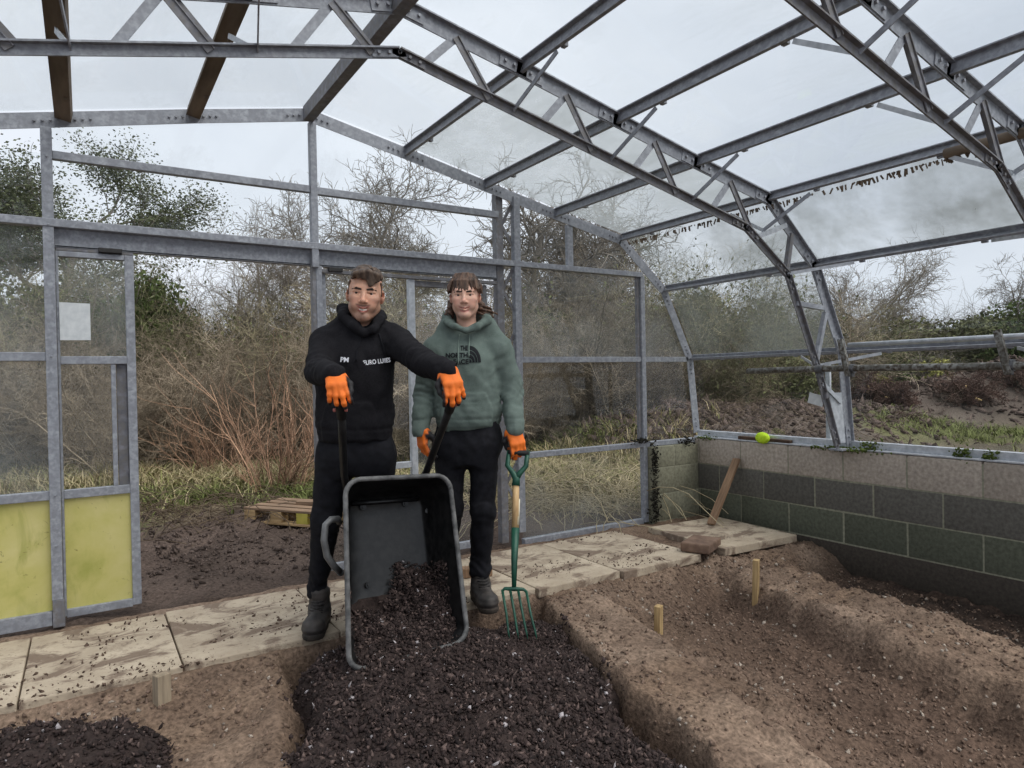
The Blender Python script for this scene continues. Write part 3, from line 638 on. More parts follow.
def outside_cols(x, y):
    nz = np.clip(.5 + .8 * fbm(x * .9, y * .9, 4.0, 4), 0, 1)[..., None]; n2 = np.clip(.5 + .8 * fbm(x * 3.1, y * 3.1, 6.0, 3), 0, 1)[..., None]
    g = straw * (1 - nz) + grs * nz; g = g * (.8 + .4 * n2)
    h = 0
    for hx, hy, a, s in HEAPS: h = h + np.exp(-((x - hx) ** 2 + (y - hy) ** 2) / (s * s * 1.3))
    k = np.clip(h * 1.6, 0, 1)[..., None] * (.85 + .15 * n2); g = g * (1 - k) + soil * (.75 + .5 * n2) * k
    k = (.8 * sstep(6.5, 8.5, x))[..., None]; g = g * (1 - k) + soil * (.7 + .55 * n2) * k
    a = np.array(gp(880, 12))[:2]; b = np.array(gp(1000, 12))[:2]
    t_ = np.clip(((x - a[0]) * (b - a)[0] + (y - a[1]) * (b - a)[1]) / ((b - a) @ (b - a)), 0, 1.5); dd = np.hypot(x - a[0] - t_ * (b - a)[0], y - a[1] - t_ * (b - a)[1])
    k = (1 - sstep(.7, 1.7, dd + .5 * nz[..., 0]))[..., None]; g = g * (1 - k) + np.array(srgb(98, 98, 68)[:3]) * (.75 + .35 * n2) * k
    k = ((1 - sstep(6.7, 7.9, y + .9 * nz[..., 0])) * (1 - sstep(4.0, 5.0, x)))[..., None]; g = g * (1 - k) + mud * (.75 + .5 * n2) * k
    return g
og = fast_mesh('ground_outside', np.stack([X, Y, Z], -1).reshape(-1, 3), grid_faces(*X.shape), M['soil'], None, outside_cols(X, Y).reshape(-1, 3), True); tag(og, kind='structure')
# clods on the spoil and mud outside
n = 15000; hi = rng.randint(0, len(HEAPS) + 3, n); HX = np.array([h[:2] for h in HEAPS] + [(.6, 5.6), (.2, 6.3), (1.2, 5.2)]); HS = np.array([h[3] * .75 for h in HEAPS] + [.6, .5, .6])
P = HX[hi] + rng.randn(n, 2) * HS[hi][:, None]; P = P[(P[:, 1] > 4.4) | (P[:, 0] > 4.9)]; n = len(P); near = (1 - sstep(6, 9, np.hypot(P[:, 0], P[:, 1])))
V, F = blob_chips(n, rng, .02, .10, .7, 1.3); V *= (1 - .75 * near)[:, None, None]; V += np.stack([P[:, 0], P[:, 1], outside_z(P[:, 0], P[:, 1])], 1)[:, None]
cc = np.array(srgb(92, 80, 74))[:3] * (.45 + .9 * rng.rand(n, 1)); o = fast_mesh('spoil_clods', V.reshape(-1, 3), F, M['soil'], None, np.repeat(cc, 6, 0)); tag(o, 'loose dark clods on the spoil heaps and mud outside', 'soil', None, 'stuff')
# crumbs of mud trodden over the slabs
n = 2600; px = rng.uniform(-.8, 3.5, n); py = 3.2 + .85 * rng.rand(n) ** 1.4; ok = fbm(px * 3, py * 4, 2.0, 3) > .05; px, py = px[ok], py[ok]; n = len(px)
V, F = blob_chips(n, rng, .003, .014, .5); V += np.stack([px, py, .002 + 0 * px], 1)[:, None]; cc = np.array(srgb(92, 76, 66))[:3] * (.7 + .6 * rng.rand(n, 1))
o = fast_mesh('mud_crumbs', V.reshape(-1, 3), F, M['soil'], None, np.repeat(cc, 6, 0)); tag(o, 'crumbs of mud trodden over the pale path slabs', 'mud', None, 'stuff')
# ---- pallet
M['pallet'] = two_tone('pallet_wood', srgb(150, 124, 88), srgb(186, 156, 114), 5, .85, 0, .4, .004, stretch=(.8, 8, 8)); M['pallet_dark'] = two_tone('pallet_top', srgb(112, 92, 74), srgb(146, 120, 96), 5, .85, 0, .4, .004, stretch=(.8, 8, 8))
M['pallet_algae'] = two_tone('algae_wood', srgb(150, 140, 60), srgb(186, 172, 80), 8, .85, 0, .3, .004)
a = onz(243, 519, .02); b = onz(330, 526, .02); ang = math.atan2(b[1] - a[1], b[0] - a[0])
pal = empty('wooden_pallet', (a[0], a[1], -.01), 'weathered wooden pallet lying on the mud outside the doorway', 'pallet')
pal.rotation_euler.z = ang
W_, D_ = 1.0, .5
def ppart(name, c, s, mat, rz=0):
    m = MB(); m.box((0, 0, 0), s); o = m.build(name, mat, pal, bevel=.004); o.location = c; o.rotation_euler.z = rz
for y in (.05, .25, .45): ppart('bottom_board', (W_ / 2, y, .012), (W_, .10, .022), M['pallet'])
for i, x in enumerate((.07, .36, .64, .93)):
    for y in (.05, .25, .45): ppart('block', (x, y, .068), (.12, .09, .09), M['pallet_algae'] if (i == 2 and y < .1) else M['pallet'])
for y in (.05, .18, .32, .45): ppart('deck_board', (W_ / 2, y, .125), (W_, .09, .022), M['pallet_dark'])
m = MB(); m.box((0, 0, 0), (.55, .09, .03)); o = m.build('loose_board', M['pallet_dark'], bevel=.004); p = np.array([a[0], a[1], 0]) + np.array([math.cos(ang) * .66 - math.sin(ang) * .30, math.sin(ang) * .66 + math.cos(ang) * .30, .142]); o.location = p; o.rotation_euler = (0, 0, ang + .12)
tag(o, 'loose dark board lying on top of the wooden pallet', 'board')
# ================================================================== plants outside
def seg_mesh(S, sides=3):                  # S rows: p0(3) p1(3) r0 r1  -> prisms
    S = np.asarray(S); p0, p1, r0, r1 = S[:, :3], S[:, 3:6], S[:, 6], S[:, 7]
    d = p1 - p0; d /= np.maximum(np.linalg.norm(d, axis=1, keepdims=True), 1e-9)
    ref = np.where(np.abs(d[:, 2:3]) < .9, np.array([[0, 0, 1.]]), np.array([[1., 0, 0]]))
    u = np.cross(d, ref); u /= np.linalg.norm(u, axis=1, keepdims=True); w = np.cross(d, u)
    a = 2 * PI * np.arange(sides) / sides
    ring = u[:, None, :] * np.cos(a)[None, :, None] + w[:, None, :] * np.sin(a)[None, :, None]
    V = np.concatenate([p0[:, None] + ring * r0[:, None, None], p1[:, None] + ring * r1[:, None, None]], 1)
    j = np.arange(sides); f = np.stack([j, (j + 1) % sides, sides + (j + 1) % sides, sides + j], 1)
    F = (f[None] + 2 * sides * np.arange(len(S))[:, None, None]).reshape(-1, 4)
    return V.reshape(-1, 3), F
def grow(S, p, d, L, r, lvl, R, prm):
    n = prm['n'][lvl]; p = np.array(p, float); d = np.array(d, float)
    for i in range(n):
        d = d + np.array([R.gauss(0, 1), R.gauss(0, 1), R.gauss(0, 1)]) * prm['wig'][lvl] + np.array([0, 0, prm['up'][lvl]]); d /= np.linalg.norm(d)
        q = p + d * L / n; r1 = r * (1 - (1 - prm['tap']) / n)
        S.append((*p, *q, r, r1)); p, r = q, r1
        if lvl + 1 < len(prm['n']) and i >= prm['start'][lvl]:
            for k in range(prm['kids'][lvl] if R.random() < prm.get('pk', 1) else 0):
                ax = np.cross(d, [R.gauss(0, 1), R.gauss(0, 1), R.gauss(0, 1)]); ax /= max(np.linalg.norm(ax), 1e-6)
                th = R.uniform(*prm['ang'][lvl]); dd = d * math.cos(th) + np.cross(ax, d) * math.sin(th)
                grow(S, p, dd, L * R.uniform(*prm['len'][lvl]), max(r * prm['rad'][lvl], prm['rmin']), lvl + 1, R, prm)
def plant_mat(name, c1, c2, rand=.2, rough=.9):
    return two_tone(name, c1, c2, 3, rough, 0, 0, lo=.3, hi=.7, rand=rand)
def twig_mat(name, c1, c2, rand):
    t = NT(name); v = t.coord(); f = t.noise(v, 2.2, 4); a = t.n('ShaderNodeAttribute', attribute_name='Col'); oi = t.n('ShaderNodeObjectInfo')
    c = t.mix(1.0, t.ramp(f, [(.3, c1), (.7, c2)]), a.outputs['Color'], 'MULTIPLY'); hs = t.n('ShaderNodeHueSaturation'); t.l(c, hs.inputs['Color'])
    mr = t.n('ShaderNodeMapRange'); mr.inputs['To Min'].default_value = 1 - rand; mr.inputs['To Max'].default_value = 1 + rand; t.l(oi.outputs['Random'], mr.inputs['Value']); t.l(mr.outputs[0], hs.inputs['Value'])
    t.bsdf(hs.outputs['Color'], .9, 0, None, spec=.2); return t.m
M['twig'] = twig_mat('scrub_twigs', srgb(126, 112, 96), srgb(190, 175, 152), .25)
M['twig_red'] = twig_mat('red_stems', srgb(158, 122, 100), srgb(200, 166, 138), .1)
M['twig_olive'] = twig_mat('olive_twigs', srgb(118, 112, 86), srgb(172, 162, 130), .22)
M['bark'] = plant_mat('tree_bark', srgb(100, 93, 85), srgb(138, 130, 119), .12)
M['leaf_dark'] = plant_mat('evergreen_leaf', srgb(46, 60, 30), srgb(92, 108, 52), .15)
M['leaf_olive'] = plant_mat('ivy_leaf', srgb(70, 76, 48), srgb(112, 114, 74), .18)
M['leaf_pine'] = plant_mat('pine_leaf', srgb(62, 70, 50), srgb(98, 102, 70), .1)
M['leaf_yellow'] = plant_mat('yellow_leaf', srgb(150, 150, 84), srgb(180, 176, 108), .12)
def leaves(P, size, R, flat=.0):            # a bent leaf quad per point
    P = np.asarray(P); n = len(P); s = size * (.6 + .8 * R.rand(n, 1))
    d = R.randn(n, 3); d[:, 2] = d[:, 2] * (1 - flat) - .2; d /= np.linalg.norm(d, axis=1, keepdims=True)
    b = np.cross(d, R.randn(n, 3)); b /= np.linalg.norm(b, axis=1, keepdims=True)
    V = np.stack([P, P + d * s * .5 + b * s * .28, P + d * s, P + d * s * .5 - b * s * .28], 1)
    return V.reshape(-1, 3), (np.arange(n * 4).reshape(n, 4))
def copy_obj(o, loc, rz=0, sc=1.0):
    c = o.copy(); COL.objects.link(c); c.location = loc; c.rotation_euler = (0, 0, rz); c.scale = (sc if hasattr(sc, '__len__') else (sc, sc, sc)); return c
class Proto:                                 # first use is the object itself, then copies of it and its parts
    def __init__(s, o): s.o = o; s.used = False
    def put(s, loc, rz, sc, label, cat, group=None):
        if not s.used: c = s.o; s.used = True; c.location = loc; c.rotation_euler = (0, 0, rz); c.scale = sc if hasattr(sc, '__len__') else (sc,) * 3
        else:
            c = copy_obj(s.o, loc, rz, sc)
            for ch in s.o.children:
                k = ch.copy(); COL.objects.link(k); k.parent = c
        for key in ('label', 'category', 'group'):
            if key in c: del c[key]
        return tag(c, label, cat, group)
def scrub(seed, mat, stems=26, H=3.0, spread=1.0, lean=.35, rb=.016, n=(7, 5, 4, 3), kids=(2, 2, 1), leaf=None, nleaf=0, name='scrub_bush'):
    R = random.Random(seed); S = []
    prm = dict(n=n, wig=(.10, .20, .26, .3), up=(.04, .03, .02, .0), tap=.25, start=(1, 0, 0), kids=kids, ang=((.3, .9), (.4, 1.1), (.4, 1.2)), len=((.25, .5), (.35, .6), (.4, .6)), rad=(.5, .55, .6), rmin=.0036, pk=.8)
    shade = []; RS = random.Random(seed + 100)
    for i in range(stems):
        s0_ = len(S); a = R.uniform(0, 2 * PI); q = spread * math.sqrt(R.random()) * .6
        d = np.array([math.cos(a) * lean * R.uniform(.2, 1.3) + R.gauss(0, .1), math.sin(a) * lean * R.uniform(.2, 1.3), 1.0])
        grow(S, (math.cos(a) * q, math.sin(a) * q, -.08), d / np.linalg.norm(d), H * R.uniform(.5, 1.05), rb * R.uniform(.6, 1.4), 0, R, prm)
        k = RS.choice((.32, .38, .45, .55, .7, .9, 1.35)); shade += [k] * (len(S) - s0_)
    V, F = seg_mesh(S); kz = H / np.percentile(V[:, 2], 99.3); V = V * np.array([.5 + .5 * kz, .5 + .5 * kz, kz]); S = np.array(S); S[:, [2, 5]] *= kz; o = fast_mesh(name, V, F, mat, None, np.repeat(np.array(shade), 6)[:, None] * np.ones(3))
    if leaf is not None:
        Rn = np.random.RandomState(seed); S_ = np.array(S); pick = Rn.choice(len(S_), nleaf); P = S_[pick, 3:6] + Rn.randn(nleaf, 3) * .05
        V, F = leaves(P, .07, Rn); lo_ = fast_mesh('foliage', V, F, leaf, o)
    return Proto(o)
SB = [scrub(1, M['twig'], 22, 3.0), scrub(2, M['twig'], 26, 2.6, 1.2, .5), scrub(3, M['twig_olive'], 18, 3.1, .9, .3), scrub(4, M['twig'], 28, 2.2, 1.4, .6), scrub(5, M['twig_olive'], 20, 3.0, 1.0, .4, leaf=M['leaf_olive'], nleaf=1200)]
# big ivy-clad mass: lumps of leaves on a frame
def leafy(seed, W, H, n, mat, size=.12, name='ivy_bush', lumps=14, flat=0):
    Rn = np.random.RandomState(seed); C = np.stack([Rn.uniform(-W * .5, W * .5, lumps), Rn.uniform(-W * .4, W * .4, lumps), Rn.uniform(.12, .9, lumps) * H], 1); C[:, :2] *= (1.1 - .5 * (C[:, 2:3] / H))
    rr = Rn.uniform(.16, .30, lumps) * min(W, H); i = Rn.choice(lumps, n); d = Rn.randn(n, 3); d /= np.linalg.norm(d, axis=1, keepdims=True)
    P = C[i] + d * rr[i, None] * (Rn.rand(n, 1) ** .35) * np.array([1, 1, .8 - flat])
    P = P[P[:, 2] > 0]; V, F = leaves(P, size, Rn); S = []
    R = random.Random(seed); prm = dict(n=(6, 4, 3), wig=(.08, .2, .2), up=(.04, .02, 0), tap=.3, start=(1, 0, 0), kids=(2, 1), ang=((.4, 1.0), (.4, 1)), len=((.3, .5), (.4, .6)), rad=(.5, .5), rmin=.004)
    for k in range(7): grow(S, (R.uniform(-W * .3, W * .3), R.uniform(-W * .3, W * .3), -.1), (R.gauss(0, .25), R.gauss(0, .25), 1), H * R.uniform(.7, 1.05), .03, 0, R, prm)
    v, f = seg_mesh(S); o = fast_mesh(name, v, f, M['bark']); fast_mesh('foliage', V, F, mat, o); return Proto(o)
IV = [leafy(21, 3.2, 3.4, 9000, M['leaf_olive'], .12), leafy(22, 3.0, 3.0, 8000, M['leaf_olive'], .11), leafy(23, 2.6, 3.0, 9000, M['leaf_dark'], .13)]
rv = random.Random(77)
zt_ = lambda p: float(outside_z(np.array(p[0]), np.array(p[1]), False)) - .05
GL = 'thicket bushes behind the glasshouse'
# row by row, left to right; each label says where it stands
def where(px):
    for lim, s in ((60, 'behind the left fixed panes'), (135, 'behind the left sliding door'), (235, 'left half of the doorway'), (315, 'right half of the doorway'), (420, 'behind the man in black'), (520, 'behind the man in green'), (640, 'behind the large gable panes at right'), (700, 'behind the narrow corner panes'), (830, 'past the wall left of the farther truss'), (1100, 'far right beyond the block wall')):
        if px < lim: return s
    return 'far right'
cnt = {}
ROWN = ['front row', 'second row', 'third row', 'back row']
kinds = ['grey-brown twiggy bush', 'wide tangled brown bush', 'olive-stemmed upright bush', 'low spreading tangled bush', 'olive bush with a few leaves']
ordn = ['first', 'second', 'third', 'fourth', 'fifth', 'sixth', 'seventh', 'eighth', 'ninth']
def put_scrub(px, d, ki, sc, row):
    p = gp(px, d); p[2] = zt_(p)
    key = (kinds[ki], row, where(px)); cnt[key] = cnt.get(key, 0) + 1
    SB[ki].put(p, rv.uniform(0, 6.28), (sc, sc, sc * rv.uniform(.9, 1.1)), None, 'bush', GL)['_k'] = repr((px, key))
for row, (d0, step, sc0, pxs) in enumerate(((9.3, 44, .72, (-20, 700)), (10.8, 40, .92, (-30, 760)), (13.0, 42, 1.02, (-30, 780)), (16.0, 44, 1.15, (-30, 860)))):
    px = pxs[0]
    while px < pxs[1]:
        d = d0 + rv.uniform(-.6, .6) + (1.6 if px > 500 and row == 0 else 0) + (1.8 if px > 640 else 0)
        if row == 0 and (px > 560 or (250 < px < 330)): px += step; continue
        put_scrub(px + rv.uniform(-12, 12), d, rv.choice([0, 1, 2, 3, 4]) if row else rv.choice([0, 1, 3, 0, 1]), sc0 * rv.uniform(.85, 1.15), row); px += step * rv.uniform(.8, 1.2)
obs = [(eval(o['_k']), o) for o in COL.objects if '_k' in o]
seen = {}
for (px, key), o in sorted(obs, key=lambda t: t[0][0]):
    seen[key] = seen.get(key, 0) + 1
    o['label'] = '%s%s, %s, %s' % ((ordn[seen[key] - 1] + ' ' if cnt[key] > 1 else ''), key[0], ROWN[key[1]], key[2])
    del o['_k']
# red-stemmed willow by the pallet
wl = scrub(31, M['twig_red'], 46, 1.55, .40, .62, .009, (7, 4), (2,), name='red_stemmed_shrub')
p = gp(275, 7.4); p[2] = zt_(p); wl.put(p, 0, 1.0, 'low shrub with reddish bare stems right behind the wooden pallet', 'shrub')
wl.put(gp(215, 8.6, -.1), 2.0, (.75, .75, .7), 'smaller reddish-stemmed shrub left of the pallet at the thicket foot', 'shrub')
# evergreen and ivy
IV[2].put(gp(146, 12.0, .9), .4, (.56, .56, .80), 'dark green evergreen bush at the top left of the open doorway', 'bush')
IV[2].put(gp(95, 12.6, .3), 1.9, (.8, .8, .9), 'dark green evergreen bush behind the upper pane of the sliding door', 'bush')
IV[1].put(gp(15, 12.4, .2), 1.0, (.8, .8, .95), 'green ivy-clad bush behind the left fixed panes', 'bush')
for px, d, k, sc, lb in ((575, 13, 0, (.9, .9, .8), 'olive ivy-covered bush behind the large gable panes'), (665, 14.5, 1, (1, 1, 1.0), 'olive ivy-covered bush behind the corner panes'), (735, 17, 0, (1.0, 1, .95), 'olive hedge bush just right of the glasshouse corner'), (800, 19, 1, (1.15, 1.1, .95), 'olive hedge bush behind the farther truss leg'),
                         (850, 21, 2, (1.2, 1.2, .85), 'dark hedge bush beside the ivy-hung tree'), (900, 22, 0, (1.2, 1.2, .92), 'olive hedge bush at the middle of the right hedge'), (950, 22, 1, (1.25, 1.2, .95), 'olive hedge bush right of the middle of the hedge'), (1000, 22, 0, (1.25, 1.2, .95), 'olive hedge bush at the right edge above the soil heap'), (1045, 21, 2, (1.25, 1.2, 1.2), 'dark tall hedge bush cut by the right edge'),
                         (770, 20.5, 2, (1.1, 1.1, 1.0), 'dark hedge bush standing behind the olive ones near the truss'), (925, 24.5, 2, (1.3, 1.2, 1.0), 'dark hedge bush behind the middle of the right hedge'), (985, 24.5, 2, (1.3, 1.2, 1.0), 'dark hedge bush behind the right part of the hedge')):
    IV[k].put(gp(px, d, -.1), px * .37, sc, lb, 'bush', 'hedge bushes beyond the glass' if px > 700 else None)
yb = leafy(41, .9, 1.5, 1300, M['leaf_yellow'], .08, 'pale_bush', 8)
yb.put(gp(935, 17.5, .3), 0, 1.0, 'small pale yellow-green bush standing before the right hedge', 'bush'); yb.put(gp(878, 17.2, .3), 2, .7, 'smaller pale yellow-green bush left of the taller pale one', 'bush')
# trees
def tree(name, seed, base, H, r, lean, prm, label, leaf=None, extra=None):
    R = random.Random(seed); S = []; grow(S, (0, 0, -.2), np.array(lean, float) / np.linalg.norm(lean), H, r, 0, R, prm)
    if extra: extra(S, R)
    S = np.array(S); kz = H / np.percentile(S[:, 5], 99.5); S[:, :6] *= kz; S[:, 6:] *= .5 + .5 * kz
    V, F = seg_mesh(S, 5); o = fast_mesh(name, V, F, M['bark'], None, None, True); o.location = base
    if leaf: leaf(o, S)
    return tag(o, label, 'tree')
BIG = dict(n=(9, 8, 7, 5, 3), wig=(.05, .16, .20, .25, .28), up=(.0, .03, .03, .02, 0), tap=.55, start=(3, 2, 1, 0), kids=(1, 2, 2, 2), pk=.96, ang=((.5, 1.1), (.5, 1.1), (.5, 1.1), (.5, 1.1)), len=((.6, .8), (.45, .65), (.4, .6), (.35, .55)), rad=(.55, .5, .5, .5), rmin=.0095)
OAK = dict(n=(8, 7, 6, 5, 3), wig=(.09, .18, .22, .25, .28), up=(.0, .02, .03, .02, 0), tap=.35, start=(3, 1, 1, 0), kids=(2, 2, 2, 2), pk=.82, ang=((.5, 1.2), (.5, 1.1), (.5, 1.1), (.5, 1.1)), len=((.55, .8), (.45, .65), (.4, .6), (.35, .55)), rad=(.62, .55, .5, .5), rmin=.0072)
TWG = dict(n=(9, 6, 5, 4), wig=(.04, .12, .2, .2), up=(.02, .06, .05, .02), tap=.25, start=(2, 1, 0), kids=(2, 2, 2), ang=((.4, .9), (.4, .9), (.4, 1.0)), len=((.3, .5), (.4, .6), (.35, .55)), rad=(.45, .5, .5), rmin=.006)
tree('bare_oak', 52, gp(532, 15, -.2), 6.0, .33, (.13, -.06, 1), BIG, 'large bare oak with spreading branches rising behind the man in green')
tree('bare_oak', 47, gp(415, 19, -.2), 8.0, .24, (-.15, .1, 1), BIG, 'bare oak with a rounded crown above and between the two men')
tree('bare_tree', 13, gp(268, 24, -.2), 8.0, .10, (.0, .0, 1), TWG, 'slim bare tree showing over the doorway header')
tree('bare_tree', 19, gp(288, 13, -.2), 4.1, .055, (.02, 0, 1), TWG, 'thin straight sapling rising at the right side of the doorway')
tree('bare_tree', 23, gp(225, 26, -.2), 8.0, .09, (.05, .0, 1), TWG, 'slim bare tree left of the other one over the header')
tree('bare_oak', 14, gp(815, 23, -.1), 5.6, .18, (.45, -.2, 1), OAK, 'bare tree with arching branches over the right hedge')
tree('bare_oak', 15, gp(1040, 24, -.1), 5.0, .16, (-.35, .2, 1), OAK, 'bare tree at the right edge reaching in over the hedge')
tree('bare_tree', 16, gp(610, 19, -.1), 6.0, .13, (.15, .05, 1), OAK, 'bare leaning tree behind the upper gable panes at right')
PIN = dict(n=(8, 6, 5, 4), wig=(.05, .14, .2, .2), up=(.0, .03, .03, .03), tap=.4, start=(3, 2, 1), kids=(2, 2, 2), ang=((.7, 1.3), (.4, 1.0), (.4, 1.0)), len=((.35, .55), (.45, .6), (.4, .6)), rad=(.5, .5, .5), rmin=.012)
def pine_leaf(o, S):
    S = np.array(S); Rn = np.random.RandomState(5); thin = S[S[:, 6] < .05]
    P = thin[Rn.choice(len(thin), 34000), 3:6] + Rn.randn(34000, 3) * np.array([.34, .34, .13]); V, F = leaves(P, .105, Rn, .5); fast_mesh('foliage', V, F, M['leaf_pine'], o)
tree('pine_tree', 31, gp(38, 23, -.2), 10.3, .26, (.05, 0, 1), PIN, 'tall dark pine with layered foliage at the top left', pine_leaf)
tree('pine_tree', 37, gp(-45, 25, -.2), 10.2, .26, (.0, .1, 1), PIN, 'dark pine cut by the left edge of the frame', pine_leaf)
# grass, brambles and roots
M['grass'] = attr_mat('grass_blades', .9, 0, 30, .1, .05)
def blades(n, spots, name, label, hmin, hmax, cols, sd):
    Rn = np.random.RandomState(sd); w = np.array([s[3] for s in spots], float); idx = Rn.choice(len(spots), n, p=w / w.sum())
    c = np.array([s[:2] for s in spots])[idx]; sp = np.array([s[2] for s in spots])[idx]
    tuft = Rn.randint(0, 90, n); toff = Rn.randn(len(spots), 90, 2)
    P = c + toff[idx, tuft] * sp[:, None] + Rn.randn(n, 2) * .07
    ok = (P[:, 1] > 4.7) | (P[:, 0] > 4.9); P = P[ok]; n = len(P)
    z = outside_z(P[:, 0], P[:, 1]) - .01; h = hmin + (hmax - hmin) * Rn.rand(n) ** 1.6
    a = Rn.uniform(0, 2 * PI, n); ln = h * Rn.uniform(.3, 2.6, n); w_ = .004 + .004 * Rn.rand(n)
    b0 = np.stack([P[:, 0], P[:, 1], z], 1); dr = np.stack([np.cos(a), np.sin(a), 0 * a], 1); sd_ = np.stack([-np.sin(a), np.cos(a), 0 * a], 1) * w_[:, None]
    md = b0 + dr * (ln * .35)[:, None] + np.array([0, 0, 1.]) * (h * .65)[:, None]; tp = b0 + dr * ln[:, None] + np.array([0, 0, 1.]) * (h * .9)[:, None]
    V = np.stack([b0 - sd_, b0 + sd_, md + sd_ * .7, md - sd_ * .7, tp + sd_ * .1, tp - sd_ * .1], 1).reshape(-1, 3)
    F = (np.array([[0, 1, 2, 3], [3, 2, 4, 5]])[None] + 6 * np.arange(n)[:, None, None]).reshape(-1, 4)
    cc = np.array([q[:3] for q in cols])[Rn.randint(0, len(cols), n)] * (.75 + .5 * Rn.rand(n, 1))
    o = fast_mesh(name, V, F, M['grass'], None, np.repeat(cc, 6, 0)); return tag(o, label, 'grass', None, 'stuff')
G = lambda px, d, s, w: (*gp(px, d)[:2], s, w)
straws = [srgb(178, 162, 120), srgb(160, 146, 104), srgb(196, 182, 142), srgb(140, 128, 92)]; greens = [srgb(104, 112, 66), srgb(122, 128, 80), srgb(96, 102, 60)]; straws = [srgb(164, 150, 116), srgb(146, 134, 102), srgb(186, 172, 138), srgb(122, 112, 84), srgb(128, 130, 82)]
blades(26000, [G(180, 8.3, .5, 1), G(240, 8.2, .6, 1), G(300, 8.4, .5, .9), G(100, 8.2, .5, .8), G(30, 8.4, .6, .7), G(400, 8.5, .6, .6), G(450, 7.6, .5, .5), G(540, 8.2, .45, 1), G(590, 8.4, .5, 1), G(560, 7.4, .4, 1.0), G(630, 8.2, .4, .6), G(610, 7.2, .4, .8), G(520, 7.3, .4, .6), G(670, 9.2, .4, .3)], 'dead_grass', 'straw-coloured dead grass at the foot of the thicket', .05, .30, straws, 3)
blades(9000, [G(165, 7.2, .35, 1), G(220, 7.4, .4, 1), G(300, 7.6, .35, 1), G(310, 7.0, .3, .7), G(150, 6.8, .3, .6), G(560, 9.6, .4, 1), G(595, 9.4, .3, .7), G(930, 12.0, .6, .9), G(985, 11.8, .7, 1.2), G(1030, 11.6, .7, .8)], 'green_grass', 'short green grass patches around the pallet and beyond the wall', .05, .18, greens, 4)
def brambles(name, label, spots, n, sd, c, L=(.4, 1.2), r=.004):
    R = random.Random(sd); S = []
    for i in range(n):
        px, d, s = spots[R.randrange(len(spots))]; b = gp(px, d); x, y = b[0] + R.gauss(0, s), b[1] + R.gauss(0, s)
        if y < 4.5 and x < 4.9: continue
        z = float(outside_z(np.array(x), np.array(y))); a = R.uniform(0, 6.28); l_ = R.uniform(*L); h = l_ * R.uniform(.1, .5); k = 7; pr = None
        for j in range(k + 1):
            t = j / k; q = (x + math.cos(a) * l_ * t + R.gauss(0, .01), y + math.sin(a) * l_ * t + R.gauss(0, .01), z + h * 4 * t * (1 - t * .9) * .6)
            if pr: S.append((*pr, *q, r, r * .8))
            pr = q
    V, F = seg_mesh(S); o = fast_mesh(name, V, F, c); return tag(o, label, 'brambles', None, 'stuff')
M['bramble'] = plant_mat('bramble_stem', srgb(150, 136, 106), srgb(186, 172, 140), .1); M['debris'] = plant_mat('plant_debris', srgb(74, 62, 50), srgb(112, 96, 78), .1)
brambles('brambles', 'pale dead bramble stems arching outside the large gable panes', [(550, 6.3, .35), (590, 6.4, .35), (630, 6.2, .3), (565, 7.2, .4), (600, 7.4, .4)], 420, 5, M['bramble'])
brambles('brambles', 'broken twigs and dead stems lying on the mud by the doorway', [(160, 6.2, .35), (200, 6.0, .4), (150, 7.0, .3), (240, 6.6, .3), (180, 6.8, .4)], 260, 6, M['debris'], (.2, .7))
brambles('brambles', 'thin dead stems standing among the spoil beyond the corner', [(700, 9.0, .5), (760, 9.8, .6), (730, 10.6, .6), (810, 10.2, .5)], 170, 7, M['debris'], (.5, 1.4))
def roots(px, d, z, sd, label, s=1.0):
    R = random.Random(sd); S = []; prm = dict(n=(6, 5, 4), wig=(.25, .3, .3), up=(.02, 0, -.02), tap=.3, start=(0, 0, 0), kids=(2, 2), ang=((.4, 1.2), (.4, 1.2)), len=((.4, .7), (.4, .6)), rad=(.6, .6), rmin=.008)
    for i in range(20):
        a = R.uniform(0, 6.28); dd = np.array([math.cos(a), math.sin(a), R.uniform(-.1, .8)]); grow(S, (R.gauss(0, .12 * s), R.gauss(0, .12 * s), .1), dd / np.linalg.norm(dd), s * R.uniform(.4, .9), .035, 0, R, prm)
    V, F = seg_mesh(S, 4); o = fast_mesh('root_stump', V, F, M['root']); o.location = gp(px, d, z); tag(o, label, 'stump')
    m = MB()
    for i in range(3):
        a = R.uniform(0, 6.28); p = Vector((R.gauss(0, .25) * s, R.gauss(0, .2) * s, R.uniform(.1, .4) * s)); m.tube([p, p + Vector((math.cos(a) * .3, math.sin(a) * .3, R.uniform(-.2, .4))) * s * .7], [.07 * s, .03 * s], 6)
    m.build('split_wood', M['wood_split'], o)
M['root'] = plant_mat('muddy_root', srgb(66, 48, 42), srgb(98, 76, 66), .1); M['wood_split'] = plant_mat('split_wood', srgb(196, 166, 112), srgb(222, 196, 146), .05)
roots(898, 14.5, .45, 1, 'torn root stump with split pale wood on the spoil heap', .55); roots(968, 14.8, .5, 2, 'torn root stump lying right of the other on the spoil heap', .6); roots(905, 12.8, .05, 3, 'small broken root lump lower on the grass', .35); roots(870, 15.2, .55, 4, 'dark tangle of roots at the left of the spoil heap', .6); roots(1005, 15.5, .7, 5, 'dark root tangle at the right edge on the spoil', .65)
